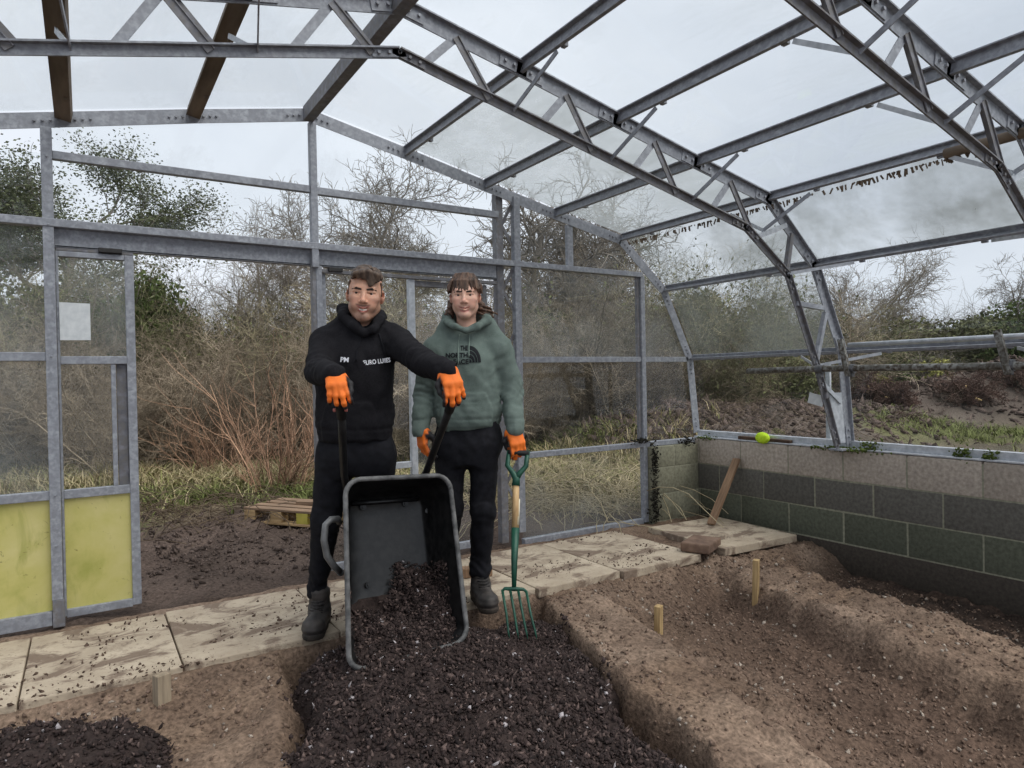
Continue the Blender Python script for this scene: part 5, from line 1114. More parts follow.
# ================================================================== the two men
def fold(amp, seed, fx=18, fz=26):
    return lambda x, y, z: amp * (fbm(x * fx + seed, y * fx, z * fz * .5, 2) + .7 * np.abs(vnoise(x * fx * .7 + 3 * seed, y * fx * .7, z * fz + 2 * vnoise(x * 8, y * 8, z * 8))))
def cuff_rib(c, d, rad, n=.9): pass
def person(px, depth, label, q):
    f = Figure(px, depth); J = f.J
    hc = J(*q['head']); Rm = rot3(*q['turn']); sm = q['sm']
    nb = J(*q['neck']); shl, ell, wrl = (J(*p) for p in q['armL']); shr, elr, wrr = (J(*p) for p in q['armR'])
    hpl, knl, anl = (J(*p) for p in q['legL']); hpr, knr, anr = (J(*p) for p in q['legR'])
    chest = np.array([(shl[0] + shr[0]) / 2, .01, (shl[2] + shr[2]) / 2 - .14]); pel = (hpl + hpr) / 2
    # -------- body: one continuous surface, fine over the head, coarser under the clothes
    xs = np.unique(np.round(np.concatenate([lin(-.55, hc[0] - .11, .02), lin(hc[0] - .11, hc[0] + .11, .0028), lin(hc[0] + .11, .55, .02)]), 4))
    ys = np.unique(np.round(np.concatenate([lin(-.50, hc[1] - .13, .02), lin(hc[1] - .13, hc[1] + .13, .0030), lin(hc[1] + .13, .60, .02)]), 4))
    zs = np.unique(np.round(np.concatenate([lin(.06, hc[2] - .17, .02), lin(hc[2] - .17, hc[2] + .15, .0028)]), 4))
    S = SDF(xs, ys, zs); P = head_into(S, hc, Rm, sm, q['smile'], q['jaw'])
    S.rc(P(0, .012, -.06), nb + [0, .02, -.02], .053 * sm, .054, .03); S.rc(nb + [0, .02, -.02], shl + [.02, .01, -.02], .055, .05, .05); S.rc(nb + [0, .02, -.02], shr + [-.02, .01, -.02], .055, .05, .05)
    S.rc(chest + [0, .0, .06], pel + [0, 0, .05], .115, .10, .06)
    for a, b, c in ((shl, ell, wrl), (shr, elr, wrr)): S.rc(a, b, .045, .036, .03); S.rc(b, c, .036, .026, .02)
    for a, b, c in ((hpl, knl, anl), (hpr, knr, anr)): S.rc(pel, a, .09, .07, .05); S.rc(a, b, .072, .048, .04); S.rc(b, c, .048, .034, .03)
    body = sdf_obj('person', S, M['skin'], None, face_cols(P, Rm, *q['tones'], None), None, True, 0); f.place(body); tag(body, label, 'person')
    eyes(P, Rm, body, q.get('look', (0, 0)))
    if q['smile'] > .8:
        m = MB()
        for sx in (-1, 1):
            for i in range(4):
                x0 = .0028 + i * .0054; zc = -.0735 + 11 * x0 * x0
                m.box(P(sx * x0, -.0880 + 12 * x0 * x0, zc), (.0052, .004, .0076 - .4 * x0 * .2), Matrix([list(r) for r in Rm]))
        m.build('teeth', M['teeth'], body, True)
    # -------- brows
    S = SDF(lin(hc[0] - .08, hc[0] + .08, .002), lin(hc[1] - .13, hc[1] - .02, .002), lin(hc[2] - .03, hc[2] + .07, .002))
    for sx in (-1, 1):
        S.rc(P(sx * .014, -.0905, .0195), P(sx * .034, -.0885, .0230), .0052 * sm, .0052 * sm, .003); S.rc(P(sx * .034, -.0885, .0230), P(sx * .053, -.0745, .018), .0052 * sm, .0026 * sm, .003)
    sdf_obj('eyebrows', S, M['brow'], body, None, None, True, 0)
    # -------- hoodie
    S = SDF(lin(-.52, .52, .0075), lin(-.52, .30, .0075), lin(q['hem'] - .03, hc[2] - .01, .0075))
    S.loft([(z, cx, cy, rx, ry) for z, cx, cy, rx, ry in q['torso']], .02, ex=2.3)
    for sh, sd in ((shl, 1), (shr, -1)):
        S.rc(nb + [sd * -.035, .03, -.025], sh + [sd * .02, .01, -.004], .070, .064, .06)
    for i_, sh in ((2, shl), (6, shr)): S.rc(J(*q['hood'][i_][:3]) + [0, .03, -.02], sh + [0, .01, -.01], .046, .058, .06)
    for a, b, c, rr in ((shl, ell, wrl, q['slv']), (shr, elr, wrr, q['slv'])):
        S.rc(a, b, rr[0], rr[1], .035); S.rc(b, c, rr[1], rr[2], .02); d = (c - b) / np.linalg.norm(c - b)
        S.rc(c - d * .045, c + d * .005, rr[2] - .003, rr[2] - .006, .006); S.rc(c - d * .085, c - d * .05, rr[2] + .006, rr[2] + .005, .012)
    S.disp(fold(.0065, q['seed']))
    for a, b in ((ell, shl), (ell, wrl), (elr, shr), (elr, wrr)):                 # creases gathered about the elbows
        ax = (b - a) / np.linalg.norm(b - a)
        S.disp(lambda x, y, z, a=a, ax=ax: -.0040 * np.exp(-(((x - a[0]) ** 2 + (y - a[1]) ** 2 + (z - a[2]) ** 2) / .014)) * np.sin(((x - a[0]) * ax[0] + (y - a[1]) * ax[1] + (z - a[2]) * ax[2]) * 150 + 9 * vnoise(x * 11, y * 11, z * 11)) * (.6 + .8 * vnoise(x * 9 + 5, y * 9, z * 9)))
    hem = q['hem']; S.disp(lambda x, y, z: .006 * np.exp(-((z - hem - .062) / .008) ** 2) + .004 * sstep(hem + .06, hem + .03, z) * (np.abs(x) < .25) + .0012 * np.sin(np.arctan2(y, x) * 160) * sstep(hem + .06, hem + .05, z) * (np.abs(x) < .25))
    pk = q['pocket']; S.disp(lambda x, y, z: -.008 * sstep(pk[0] + .15 - .0, pk[0] + .13, np.abs(x - pk[2]) + .55 * np.maximum(0, z - pk[0] + .0) * 0 + pk[0]) * sstep(pk[1] - .1, pk[1] - .09, z) * sstep(pk[1] + .09, pk[1] + .08, z) * (y < -.02) * (np.abs(x - pk[2]) < .135 - .35 * np.maximum(0, z - pk[1])))
    S.rc(nb + [0, .015, -.02], P(0, .0, -.04), .048, .060, .015, 's')
    hood_ = sdf_obj('hoodie', S, q['cloth'], body)
    # hood lying round the neck
    S = SDF(lin(nb[0] - .22, nb[0] + .22, .006), lin(-.22, .26, .006), lin(nb[2] - .16, nb[2] + .20, .006)); R = [(J(*p[:3]), p[3]) for p in q['hood']]
    for (a, ra), (b, rb_) in zip(R, R[1:] + R[:1]): S.rc(a, b, ra, rb_, .018)
    S.el(nb + [0, .13, -.02], (.13, .06, .11), .05); S.disp(fold(.007, q['seed'] + 3, 22, 30)); S.rc(nb + [0, .0, -.06], P(0, .0, -.05), .048, .056, .012, 's')
    sdf_obj('hood', S, q['cloth'], hood_)
    # -------- trousers
    S = SDF(lin(-.34, .34, .0075), lin(-.30, .62, .0075), lin(.07, q['hem'] + .08, .0075)); pr = q['pr']
    S.loft(q['pelvis'], .03, ex=2.2)
    for a, b, c in ((hpl, knl, anl), (hpr, knr, anr)):
        S.rc(a, b, pr[0], pr[1], .045); S.rc(b, c, pr[1], pr[2], .03); S.rc(c + [0, 0, -.01], c + [0, 0, .03], pr[2] + .006, pr[2] + .003, .02)
    S.disp(fold(.007, q['seed'] + 7, 14, 20))
    for a in (anl, anr, knl, knr): S.disp(lambda x, y, z, a=a: -.005 * np.exp(-(((x - a[0]) ** 2 + (y - a[1]) ** 2 + (z - a[2]) ** 2) / .014)) * np.sin((z - a[2]) * 120 + 60 * (x - a[0]) + 9 * vnoise(x * 10, y * 10, z * 10)) * (.6 + .8 * vnoise(x * 9 + 5, y * 9, z * 9)))
    for a in (anl, anr): S.rc(a + [0, 0, .0], a + [0, 0, -.06], pr[2] - .010, None, .004, 's')
    S.cut((0, 0, 1), (0, 0, q['hem'] + .06)); sdf_obj('trousers', S, q['leg'], body)
    boot(body, anl + [.012, 0, -.062], q['toeL'], q['soleL']); boot(body, anr + [0, 0, -.058], q['toeR'], q['soleR'])
    return f, body, hood_, P, Rm, (wrl, wrr), nb, hc, ell, elr
# ------------------------------------------------------------------ man in black
z_a = lambda y: 1.22 - (y - 381) / 204.0
QA = dict(head=(365.3, 295.3, -.035), turn=(.14, .04, .09), sm=1.06, smile=1.0, jaw=1.0, look=(-.001, 0), neck=(360, 334, .0), armL=((325, 343, .0), (319, 372, -.20), (334, 374, -.40)), armR=((394, 340, .0), (425, 363, -.20), (449, 371, -.38)),
          legL=((337, 455, 0), (326, 520, .0), (317, 590, .07)), legR=((375, 455, 0), (380, 520, .12), (376, 586, .36)), hairmat=M['hair_a'], cloth=M['black_cotton'], leg=M['black_trouser'], seed=2, hem=.925,
          torso=[(.925, -.014, .0, .180, .130), (.985, -.014, .0, .190, .137), (1.10, -.010, .0, .188, .138), (1.25, -.006, .0, .188, .140), (1.36, .0, .005, .178, .130), (1.45, .004, .01, .12, .095), (1.49, .006, .01, .07, .07)],
          slv=(.078, .064, .050), hood=[(364, 334, -.105, .016), (354, 326, -.105, .024), (344, 316, -.05, .030), (344, 310, .04, .036), (362, 309, .09, .040), (378, 316, .04, .034), (379, 322, -.05, .027), (373, 329, -.10, .022)],
          pelvis=[(.76, -.005, .0, .12, .10), (.84, -.008, .0, .178, .125), (.93, -.01, .0, .172, .12), (1.02, -.01, .0, .165, .12)], pr=(.098, .070, .044), toeL=(.10, -1), toeR=(.2, -1), soleL=.0, soleR=.0, pocket=(1.03, 1.03, -.012),
          tones=(srgb(212, 162, 136), srgb(172, 96, 90), srgb(88, 66, 56), .85, srgb(206, 128, 108)))
fa, man_a, hoodie_a, PA, RA, (wl, wr_), nb_a, hc_a, ELA, ERA = person(357, 3.30, 'smiling person in black printed hoodie and black trousers gripping the tipped wheelbarrow handles', QA)
def hair_base(hc, r=.11): return SDF(lin(hc[0] - .17, hc[0] + .20, .0035), lin(hc[1] - .15, hc[1] + .17, .0035), lin(hc[2] - .19, hc[2] + .17, .0035))
S = hair_base(hc_a); rh = random.Random(4); E_ = lambda p, r, k, op='u': S.el(PA(*p), r, k, op, RA)
E_((0, .016, .046), (.0785, .094, .084), .01); E_((0, .040, -.005), (.073, .072, .078), .02)
S.disp(lambda x, y, z: .003 * vnoise(x * 120, y * 120, z * 120))
E_((0, -.100, -.012), (.074, .075, .083), .01, 's'); S.rc(PA(-.12, -.02, -.055), PA(.12, -.02, -.055), .062, None, .01, 's'); E_((0, -.05, -.085), (.12, .075, .07), .01, 's')
for sx in (-1, 1): E_((sx * .090, .004, -.012), (.014, .020, .028), .004, 's'); S.rc(PA(sx * .069, -.036, .055), PA(sx * .0725, -.018, .0), .007, .005, .006)
for i in range(70):
    x0 = rh.uniform(-.060, .060); y0 = rh.uniform(-.05, .07); ztop = .046 + .088 * math.sqrt(max(0, 1 - (x0 / .079) ** 2 - ((y0 - .016) / .10) ** 2))
    a = np.array([x0, y0, ztop]); b = a + np.array([rh.uniform(.0, .020), -.035, rh.uniform(-.006, .006)]); z2 = .046 + .090 * math.sqrt(max(0, 1 - min(1, (b[0] / .081) ** 2 + ((b[1] - .016) / .105) ** 2))); b[2] = max(z2, .07)
    S.rc(PA(*a), PA(*b), rh.uniform(.007, .011), .005, .006)
for i in range(34):                                                   # the fringe swept to one side, lowest over one brow
    x0 = rh.uniform(-.056, .05); e = x0 + rh.uniform(.012, .026); ze = .071 - .036 * math.exp(-((e - .030) / .022) ** 2) + rh.uniform(-.005, .006); yy = -.088 + .35 * max(0, abs(e) - .03)
    m_ = np.array([(x0 + e) / 2, yy - .012, .098 - abs(x0) * .25]); S.rc(PA(x0, -.055, .112 - abs(x0) * .5), PA(*m_), .010, .009, .006); S.rc(PA(*m_), PA(e, yy - .008, ze), .009, .0045, .005)
sdf_obj('hair', S, M['hair_a'], man_a)
glove(man_a, wl, (.30, -.72, -.62), (0, -.55, .83), -1, [(.62, .40, .5), (.58, .40, .5), (.62, .42, .5), (.70, .45, .5)], .3, .008, ELA)
glove(man_a, wr_, (.28, -.66, -.70), (.1, -.60, .80), 1, [(.58, .40, .5), (.55, .40, .5), (.60, .42, .5), (.68, .45, .5)], .3, .008, ERA)
def text_mesh(txt, width, bold=.03):
    cu = bpy.data.curves.new('t', 'FONT'); cu.body = txt; cu.size = 1; cu.align_x = 'CENTER'; cu.align_y = 'CENTER'; cu.resolution_u = 3; cu.offset = bold
    to = bpy.data.objects.new('t', cu); COL.objects.link(to); me = bpy.data.meshes.new_from_object(to.evaluated_get(bpy.context.evaluated_depsgraph_get())); bpy.data.objects.remove(to)
    V = np.array([v.co[:] for v in me.vertices]); F = [tuple(p.vertices) for p in me.polygons]; V[:, 0] -= (V[:, 0].max() + V[:, 0].min()) / 2; V[:, 1] -= (V[:, 1].max() + V[:, 1].min()) / 2
    return V * (width / np.ptp(V[:, 0])), F
def put_text(fig, target, txt, px, py, wpx, hpx, mat, roll=0, bold=.03, name='lettering'):
    p = fig.J(px, py, -.14); s_ = fig.D - .14; V, F = text_mesh(txt, wpx / FPX * s_, bold); V[:, 1] *= (hpx / FPX * s_) / np.ptp(V[:, 1])
    return print_on(None, target, None, .03, p[0], p[2], mat, name, target, roll=roll, mesh=(V, F))
put_text(fa, hoodie_a, 'PM', 344.2, 359.6, 8.6, 5.0, M['text_white'], -.07, .03); put_text(fa, hoodie_a, 'EURO LUBES', 375.8, 361.2, 26.0, 4.8, M['text_white'], .11, .02)
def cord(fig, target, pts, mat, r=.004, name='drawstring'):
    bv = BVHTree.FromPolygons([v.co[:] for v in target.data.vertices], [tuple(p.vertices) for p in target.data.polygons]); P = []
    for k in range(len(pts) - 1):
        for t in np.linspace(0, 1, 6, endpoint=(k == len(pts) - 2)):
            a = np.array(pts[k]) * (1 - t) + np.array(pts[k + 1]) * t; q = fig.J(a[0], a[1], -.13); h = bv.ray_cast(Vector((q[0], -1.2, q[2])), Vector((0, 1, 0))); P.append((q[0], (h[0].y if h[0] else -.12) - r * .8, q[2]))
    m = MB(); m.tube(P, [r] * (len(P) - 1) + [r * 1.2], 7); return m.build(name, mat, target, True)
cord(fa, hoodie_a, [(360, 338), (357, 350), (356.5, 361)], M['black_trouser'], .004); cord(fa, hoodie_a, [(377, 333), (381, 345), (384, 357)], M['black_trouser'], .004)
# ------------------------------------------------------------------ man in green
QB = dict(head=(465.2, 296.5, -.03), turn=(.0, .05, .0), sm=.965, smile=.55, jaw=.95, neck=(467, 333, .0), armL=((435, 352, .0), (425, 394, .04), (421, 430, -.04)), armR=((499, 349, .0), (512, 389, .02), (514, 429, -.10)),
          legL=((451, 442, 0), (450, 508, .02), (446, 572, .10)), legR=((484, 442, 0), (483, 510, .0), (480, 568, .06)), hairmat=M['hair_b'], cloth=M['green_cotton'], leg=M['trouser_b'], seed=5, hem=.945,
          torso=[(.945, .0, .0, .168, .125), (1.0, .0, .0, .182, .132), (1.12, .0, .0, .178, .132), (1.25, .0, .0, .180, .134), (1.34, .0, .005, .172, .126), (1.42, .0, .01, .12, .09), (1.46, .0, .01, .07, .07)],
          slv=(.074, .062, .050), hood=[(466, 331, -.10, .014), (456, 327, -.10, .020), (447, 322, -.05, .026), (448, 317, .05, .032), (466, 316, .09, .036), (484, 316, .05, .032), (487, 320, -.05, .026), (477, 326, -.10, .020)],
          pelvis=[(.76, .0, .0, .11, .10), (.84, .0, .0, .170, .12), (.93, .0, .0, .168, .118), (1.04, .0, .0, .158, .115)], pr=(.092, .068, .056), toeL=(-.15, -1), toeR=(.32, -1), soleL=.0, soleR=.0, pocket=(1.06, 1.06, 0),
          tones=(srgb(222, 176, 154), srgb(184, 108, 102), srgb(120, 90, 78), .28, srgb(214, 136, 120)))
fb, man_b, hoodie_b, PB, RB, (wl2, wr2), nb_b, hc_b, ELB, ERB = person(467, 3.62, 'person with long curly hair in grey-green logo hoodie leaning one hand on a garden fork', QB)
S = hair_base(hc_b); rh = random.Random(8); s0 = .965; E_ = lambda p, r, k, op='u': S.el(PB(*p), np.array(r) * s0, k, op, RB)
E_((0, .018, .040), (.084, .098, .082), .01); E_((0, .050, -.02), (.076, .066, .080), .02); E_((0, -.105, -.022), (.070, .080, .088), .008, 's'); E_((0, -.05, -.10), (.12, .07, .08), .01, 's')
for sx in (-1, 1): E_((sx * .086, .0, -.012), (.018, .022, .034), .004, 's')
def strand(P, pts, r0, r1, k=.005):
    n = len(pts) - 1
    for i, (a, b) in enumerate(zip(pts, pts[1:])): S.rc(P(*a), P(*b), (r0 + (r1 - r0) * i / n), (r0 + (r1 - r0) * (i + 1) / n), k)
for i in range(60):                                                   # mop from the crown down to the brow
    a = rh.uniform(-1.25, 1.25); x, y = math.sin(a), -math.cos(a); L_ = rh.uniform(.9, 1.06)
    ze = .026 + .012 * abs(math.sin(a)) - .04 * max(0, abs(a) - .85) + rh.uniform(-.010, .008); w_ = rh.uniform(-.012, .012)
    strand(PB, [(.012 * x, .01 + .01 * y, .120), (.048 * x + w_ * .5, .01 + .055 * y, .113 * L_), (.080 * x + w_, .012 + .093 * y, .080), (.087 * x + w_ * 2.0, .010 + .104 * y, ze)], .0105 * rh.uniform(.7, 1.2), .0035, .0035)
for sx in (-1, 1):
    for i in range(10): y0 = rh.uniform(-.045, .02); strand(PB, [(sx * .060, y0, .095), (sx * .087, y0 - .005, .055), (sx * .090, y0 - .006, .024 + rh.uniform(-.008, .012))], .010, .005)
def curl(a, b, turns, rad, r0, r1):
    a, b = np.array(a), np.array(b); n = int(turns * 9); ph = rh.uniform(0, 6.28); pts = []
    for i in range(n + 1):
        t = i / n; c = a + (b - a) * t; c[2] += .012 * math.sin(t * PI); pts.append((c[0] + rad * math.cos(ph + t * turns * 6.28), c[1] + rad * math.sin(ph + t * turns * 6.28), c[2]))
    strand(PB, pts, r0, r1, .003)
for i in range(15): curl((rh.uniform(.045, .078), rh.uniform(.02, .06), rh.uniform(-.05, .0)), (rh.uniform(.080, .165), rh.uniform(.0, .07), rh.uniform(-.165, -.10)), 3.2, .0135, .0085, .0045)
for i in range(12): curl((rh.uniform(-.082, -.055), rh.uniform(.02, .06), rh.uniform(-.04, .01)), (rh.uniform(-.125, -.085), rh.uniform(.0, .07), rh.uniform(-.150, -.085)), 3.0, .012, .008, .0045)
for i in range(12): curl((rh.uniform(-.05, .05), .095, rh.uniform(-.06, -.02)), (rh.uniform(-.08, .10), rh.uniform(.09, .13), rh.uniform(-.17, -.12)), 2.0, .010, .009, .005)
sdf_obj('hair', S, M['hair_b'], man_b)
glove(man_b, wl2, (.12, -.16, -1), (-.82, -.55, 0), -1, [(.35, .45, .3), (.38, .5, .3), (.42, .5, .3), (.45, .5, .3)], .3, .004, ELB, black_thumb=True)
glove(man_b, wr2, (.22, -.30, -.92), (.35, -.90, .25), 1, [(.40, .70, .7), (.38, .70, .7), (.42, .75, .7), (.48, .80, .7)], .5, .007, ERB)
for txt, x, y, w_ in (('THE', 463.6, 347.6, 7.6), ('NORTH', 456.2, 355.0, 22.5), ('FACE', 460.8, 361.6, 15.5)): put_text(fb, hoodie_b, txt, x, y, w_, 5.0, M['text_black'], .0, .03)
sc_ = (fb.D - .14) / FPX; Vd, Fd = [], []
for r0, r1 in ((.0, .20), (.27, .46), (.53, .70), (.76, 1.0)):
    o_ = len(Vd); n = 14
    for i in range(n + 1):
        a = i / n * PI / 2
        for r_ in (r0, r1): Vd.append((math.cos(a) * r_ * 11.6 * sc_, math.sin(a) * r_ * 17.0 * sc_, 0))
    Fd += [(o_ + 2 * i, o_ + 2 * i + 1, o_ + 2 * i + 3, o_ + 2 * i + 2) for i in range(n)]
p = fb.J(469.3, 362.4, -.14); print_on(None, hoodie_b, None, .05, p[0], p[2], M['text_black'], 'dome_emblem', hoodie_b, mesh=(np.array(Vd), Fd))
cord(fb, hoodie_b, [(458.5, 334), (457.6, 345), (458.4, 364)], M['cord_b'], .0035); cord(fb, hoodie_b, [(469, 333), (468.6, 345), (469, 357)], M['cord_b'], .0035)
# ================================================================== wheelbarrow
M['tray'] = two_tone('black_plastic_tray', srgb(8, 8, 9), srgb(17, 17, 18), 6, .36, 0, .3, .003, .35, .7, 6, spec=.45, fine=(26, srgb(30, 29, 29)))
M['rim'] = two_tone('scuffed_rim', srgb(66, 66, 66), srgb(112, 111, 110), 22, .6, 0, .4, .003)
M['tube_b'] = two_tone('black_tube', srgb(24, 24, 25), srgb(40, 40, 41), 20, .4, .2, .1, .001); M['grip'] = two_tone('rubber_grip', srgb(18, 18, 19), srgb(30, 30, 31), 40, .7, 0, .3, .002)
M['tube_g'] = two_tone('grey_tube', srgb(92, 92, 92), srgb(124, 124, 124), 18, .5, .3, .3, .002); M['red_bolt'] = two_tone('pink_washer', srgb(168, 96, 88), srgb(190, 120, 110), 40, .6, 0, 0)
TL, TR, BL, BR = at(345, 480, 2.98), at(449, 475, 3.22), at(349, 673, 2.80), at(468, 641, 3.06)
def bil(u, v): return (BL * (1 - u) + BR * u) * (1 - v) + (TL * (1 - u) + TR * u) * v
nx = np.cross(BR - BL, TL - BL); nx /= np.linalg.norm(nx); nx = nx if nx @ FW > 0 else -nx       # runs from the open side to the floor
def TP(u, v, w): return bil(u, v) + nx * w
bar = empty('wheelbarrow', tuple(bil(.5, 0)), 'black plastic wheelbarrow tipped up on its nose, emptying dark compost', 'wheelbarrow')
def wpart(mb, name, mat, par=bar, **k):
    o = mb.build(name, mat, None, **k)
    if par is bar: return child(o, bar)
    o.parent = par; o.matrix_parent_inverse = Matrix.Identity(4); return o
def rrect(u0, u1, v0, v1, ru, rv, n=7):
    P = []
    for cu, cv, a0 in ((u1 - ru, v1 - rv, 0), (u0 + ru, v1 - rv, PI / 2), (u0 + ru, v0 + rv, PI), (u1 - ru, v0 + rv, 1.5 * PI)):
        for i in range(n): a = a0 + i / (n - 1) * PI / 2; P.append((cu + ru * math.cos(a), cv + rv * math.sin(a)))
    return P
rings = [(rrect(0, 1, 0, 1, .14, .09), 0.0), (rrect(.02, .98, .02, .985, .14, .09), .03), (rrect(.075, .925, .10, .955, .14, .10), .14), (rrect(.12, .88, .19, .93, .13, .09), .225), (rrect(.15, .85, .24, .905, .12, .08), .245), (rrect(.30, .70, .38, .80, .1, .07), .248)]
def wall_pts(off): return [[TP(u, v, w + off) for u, v in ring] for ring, w in rings]
m = MB(); n = len(rings[0][0])
for off, fl in ((0, 1), (.007, -1)):
    o_ = len(m.v); L_ = wall_pts(off); V = [p for r_ in L_ for p in r_]
    F = [((k * n + i), (k * n + (i + 1) % n), ((k + 1) * n + (i + 1) % n), ((k + 1) * n + i)) for k in range(len(L_) - 1) for i in range(n)] + [tuple((len(L_) - 1) * n + i for i in range(n))]
    m.add(V, [f[::fl] for f in F])
m.add([p for p in wall_pts(0)[0]] + [p for p in wall_pts(.007)[0]], [(i, (i + 1) % n, n + (i + 1) % n, n + i) for i in range(n)])
tray = wpart(m, 'tray', M['tray'], smooth=True)
m = MB(); ring = [TP(u, v, -.002) for u, v in rings[0][0]]; m.tube(ring + [ring[0], ring[1]], .0115, 10); rim = m.build('rim', M['rim'], None, True); child(rim, bar)
for u, v in ((.28, .86), (.70, .86), (.30, .40), (.68, .40)): m = MB(); c = TP(u, v, .243); m.tube([c, c - nx * .010], .015, 10); m.tube([c - nx * .008, c - nx * .016], .008, 6); wpart(m, 'floor_bolt', M['tube_b'])
m = MB(); m.tube([TP(.17, .885, .232), TP(.5, .885, .234), TP(.83, .885, .232)], .012, 8); wpart(m, 'floor_ridge', M['tray'], smooth=True)
# handles: shaft up from the chassis to the gloved hands
hl0, hr0 = at(341, 400, 2.88), at(454, 397, 2.90)
kl, kr = TP(.075, 1.05, .17), TP(.90, 1.05, .17)
for g0, k0, uu in ((hl0, kl, .16), (hr0, kr, .84)):
    e1 = TP(uu, .93, .275); e2 = TP(uu * .6 + .2, .20, .30)
    m = MB(); m.tube([g0, g0 * .45 + k0 * .55, k0, k0 * .4 + e1 * .6, e1, TP(uu * .8 + .1, .6, .285), e2], .0175, 12); h = wpart(m, 'handle', M['tube_b'], smooth=True)
    d = (k0 - g0) / np.linalg.norm(k0 - g0)
    m = MB(); m.tube([g0 - d * .035, g0 - d * .02, g0 + d * .10], [.018, .0225, .0215], 14); g = m.build('grip', M['grip'], h, True); child_ = g; g.matrix_parent_inverse = h.matrix_parent_inverse.inverted() @ Matrix.Identity(4) if False else Matrix.Identity(4); g.parent = h; g.matrix_parent_inverse = (Matrix.Translation(bar.location) @ Matrix.Identity(4)).inverted() @ Matrix.Translation(bar.location)
    m = MB(); c = g0 + d * .055; m.tube([c - RT * .030 - FW * .02, c - RT * .020 - FW * .02], .008, 8); m.tube([c + RT * .020 - FW * .02, c + RT * .030 - FW * .02], .008, 8); b_ = m.build('bolt', M['red_bolt'], h); b_.matrix_parent_inverse = Matrix.Identity(4)
m = MB(); P = [at(338, 519, 3.06), at(331, 519.5, 3.03), at(325.5, 525, 3.0), at(324, 540, 2.99), at(327, 556, 2.99), at(334, 566, 3.0), at(341, 573, 3.05)]; m.tube([TP(.02, .78, .16)] + P + [TP(.02, .5, .16)], .0155, 10); wpart(m, 'leg_stand', M['tube_g'], smooth=True)
m = MB(); P2 = [TP(.9, .80, .2), TP(1.02, .80, .36), TP(1.02, .66, .40), TP(.95, .5, .22)]; m.tube(P2, .0155, 10); wpart(m, 'leg_stand', M['tube_g'], smooth=True)
wc = TP(.5, .24, .44); ax = (BR - BL) / np.linalg.norm(BR - BL); uu_ = (TL - BL) / np.linalg.norm(TL - BL)
m = MB(); ring = [wc + (nx * math.cos(a) + uu_ * math.sin(a)) * .155 for a in np.linspace(0, 2 * PI, 33)]; m.tube(ring, .038, 12, cap=False); wh = wpart(m, 'wheel', M['grip'], smooth=True)
m = MB(); m.tube([wc - ax * .05, wc + ax * .05], .055, 16); m.tube([wc - ax * .13, wc + ax * .13], .011, 10); hb = m.build('hub', M['tube_g'], wh); hb.matrix_parent_inverse = Matrix.Identity(4)
for sgn in (-1, 1): m = MB(); m.tube([wc + ax * .12 * sgn, TP(.5 + .2 * sgn, .34, .29)], .014, 8); wpart(m, 'wheel_strut', M['tube_g'])
# compost still lying in the tray
rng = np.random.RandomState(5)
def load_w(u, v): return .246 - .15 * (1 - sstep(.03, .40, v + .10 * fbm(u * 5, v * 5, 3.0, 3))) - .045 * (1 - sstep(.0, .25, v)) + 0 * u
U, Vv = np.meshgrid(np.linspace(.06, .94, 46), np.linspace(.0, .33, 38)); side = np.minimum(U - .0, 1.0 - U)
def floor_w(u, v): e = np.minimum(np.minimum(u, 1 - u) / .15, v / .24); return .245 * np.clip(e, 0, 1) ** .9
W0 = np.minimum(load_w(U, Vv), floor_w(U, Vv) + .012) + .010 * fbm(U * 14, Vv * 18, 1.0, 3)
PT = np.array([[TP(u, v, w_) for u, v, w_ in zip(a, b, c)] for a, b, c in zip(U, Vv, W0)]); Vg = PT.reshape(-1, 3); Fg = grid_faces(*U.shape); Fg = np.concatenate([Fg[:, [0, 1, 2]], Fg[:, [0, 2, 3]]])
n = 8500; u = rng.uniform(.05, .95, n); v = rng.uniform(-.02, .56, n) ** 1.0; w_ = np.minimum(load_w(u, v), floor_w(u, np.maximum(v, .01)) + .01) + .010 * fbm(u * 14, v * 18, 1.0, 3) - rng.uniform(.0, .010, n)
keep = rng.rand(n) < (1 - sstep(.24, .42, v + .16 * fbm(u * 5, v * 5, 9.0, 2))); u, v, w_ = u[keep], v[keep], w_[keep]; n = len(u)
C = np.array([TP(a, b, c) for a, b, c in zip(u, v, w_)]); V, F = blob_chips(n, rng, .0035, .0165, .6, 1.2); V += C[:, None]
o = fast_mesh('compost_load', np.concatenate([Vg, V.reshape(-1, 3)]), np.concatenate([Fg, F + len(Vg)]), M['compost'], None, np.concatenate([np.array(srgb(48, 38, 35))[:3] * np.ones((len(Vg), 1)), np.repeat(chip_cols(n), 6, 0)])); tag(o, 'dark compost still sliding out of the wheelbarrow tray', 'compost', None, 'stuff')
# ================================================================== garden fork
M['fork_green'] = two_tone('green_paint', srgb(14, 58, 45), srgb(24, 78, 60), 14, .45, .1, .15, .002, spec=.5); M['ash'] = two_tone('ash_shaft', srgb(168, 134, 92), srgb(200, 168, 122), 6, .6, 0, .3, .002, stretch=(8, 8, .8)); M['label_paper'] = two_tone('shaft_sticker', srgb(206, 196, 168), srgb(222, 212, 186), 30, .6, 0, 0)
top, mid, low, hd = at(518.5, 453, 3.49), at(516, 484, 3.44), at(515.3, 531, 3.37), at(514, 589, 3.26)
dn = (hd - top) / np.linalg.norm(hd - top); sx_ = RT - dn * (RT @ dn); sx_ /= np.linalg.norm(sx_); fy = np.cross(dn, sx_)
fork = empty('garden_fork', tuple(at(520, 630, 3.2)), 'green garden fork with wooden shaft standing with its tines in the compost', 'fork')
def fpart(mb, name, mat, **k): return child(mb.build(name, mat, None, **k), fork)
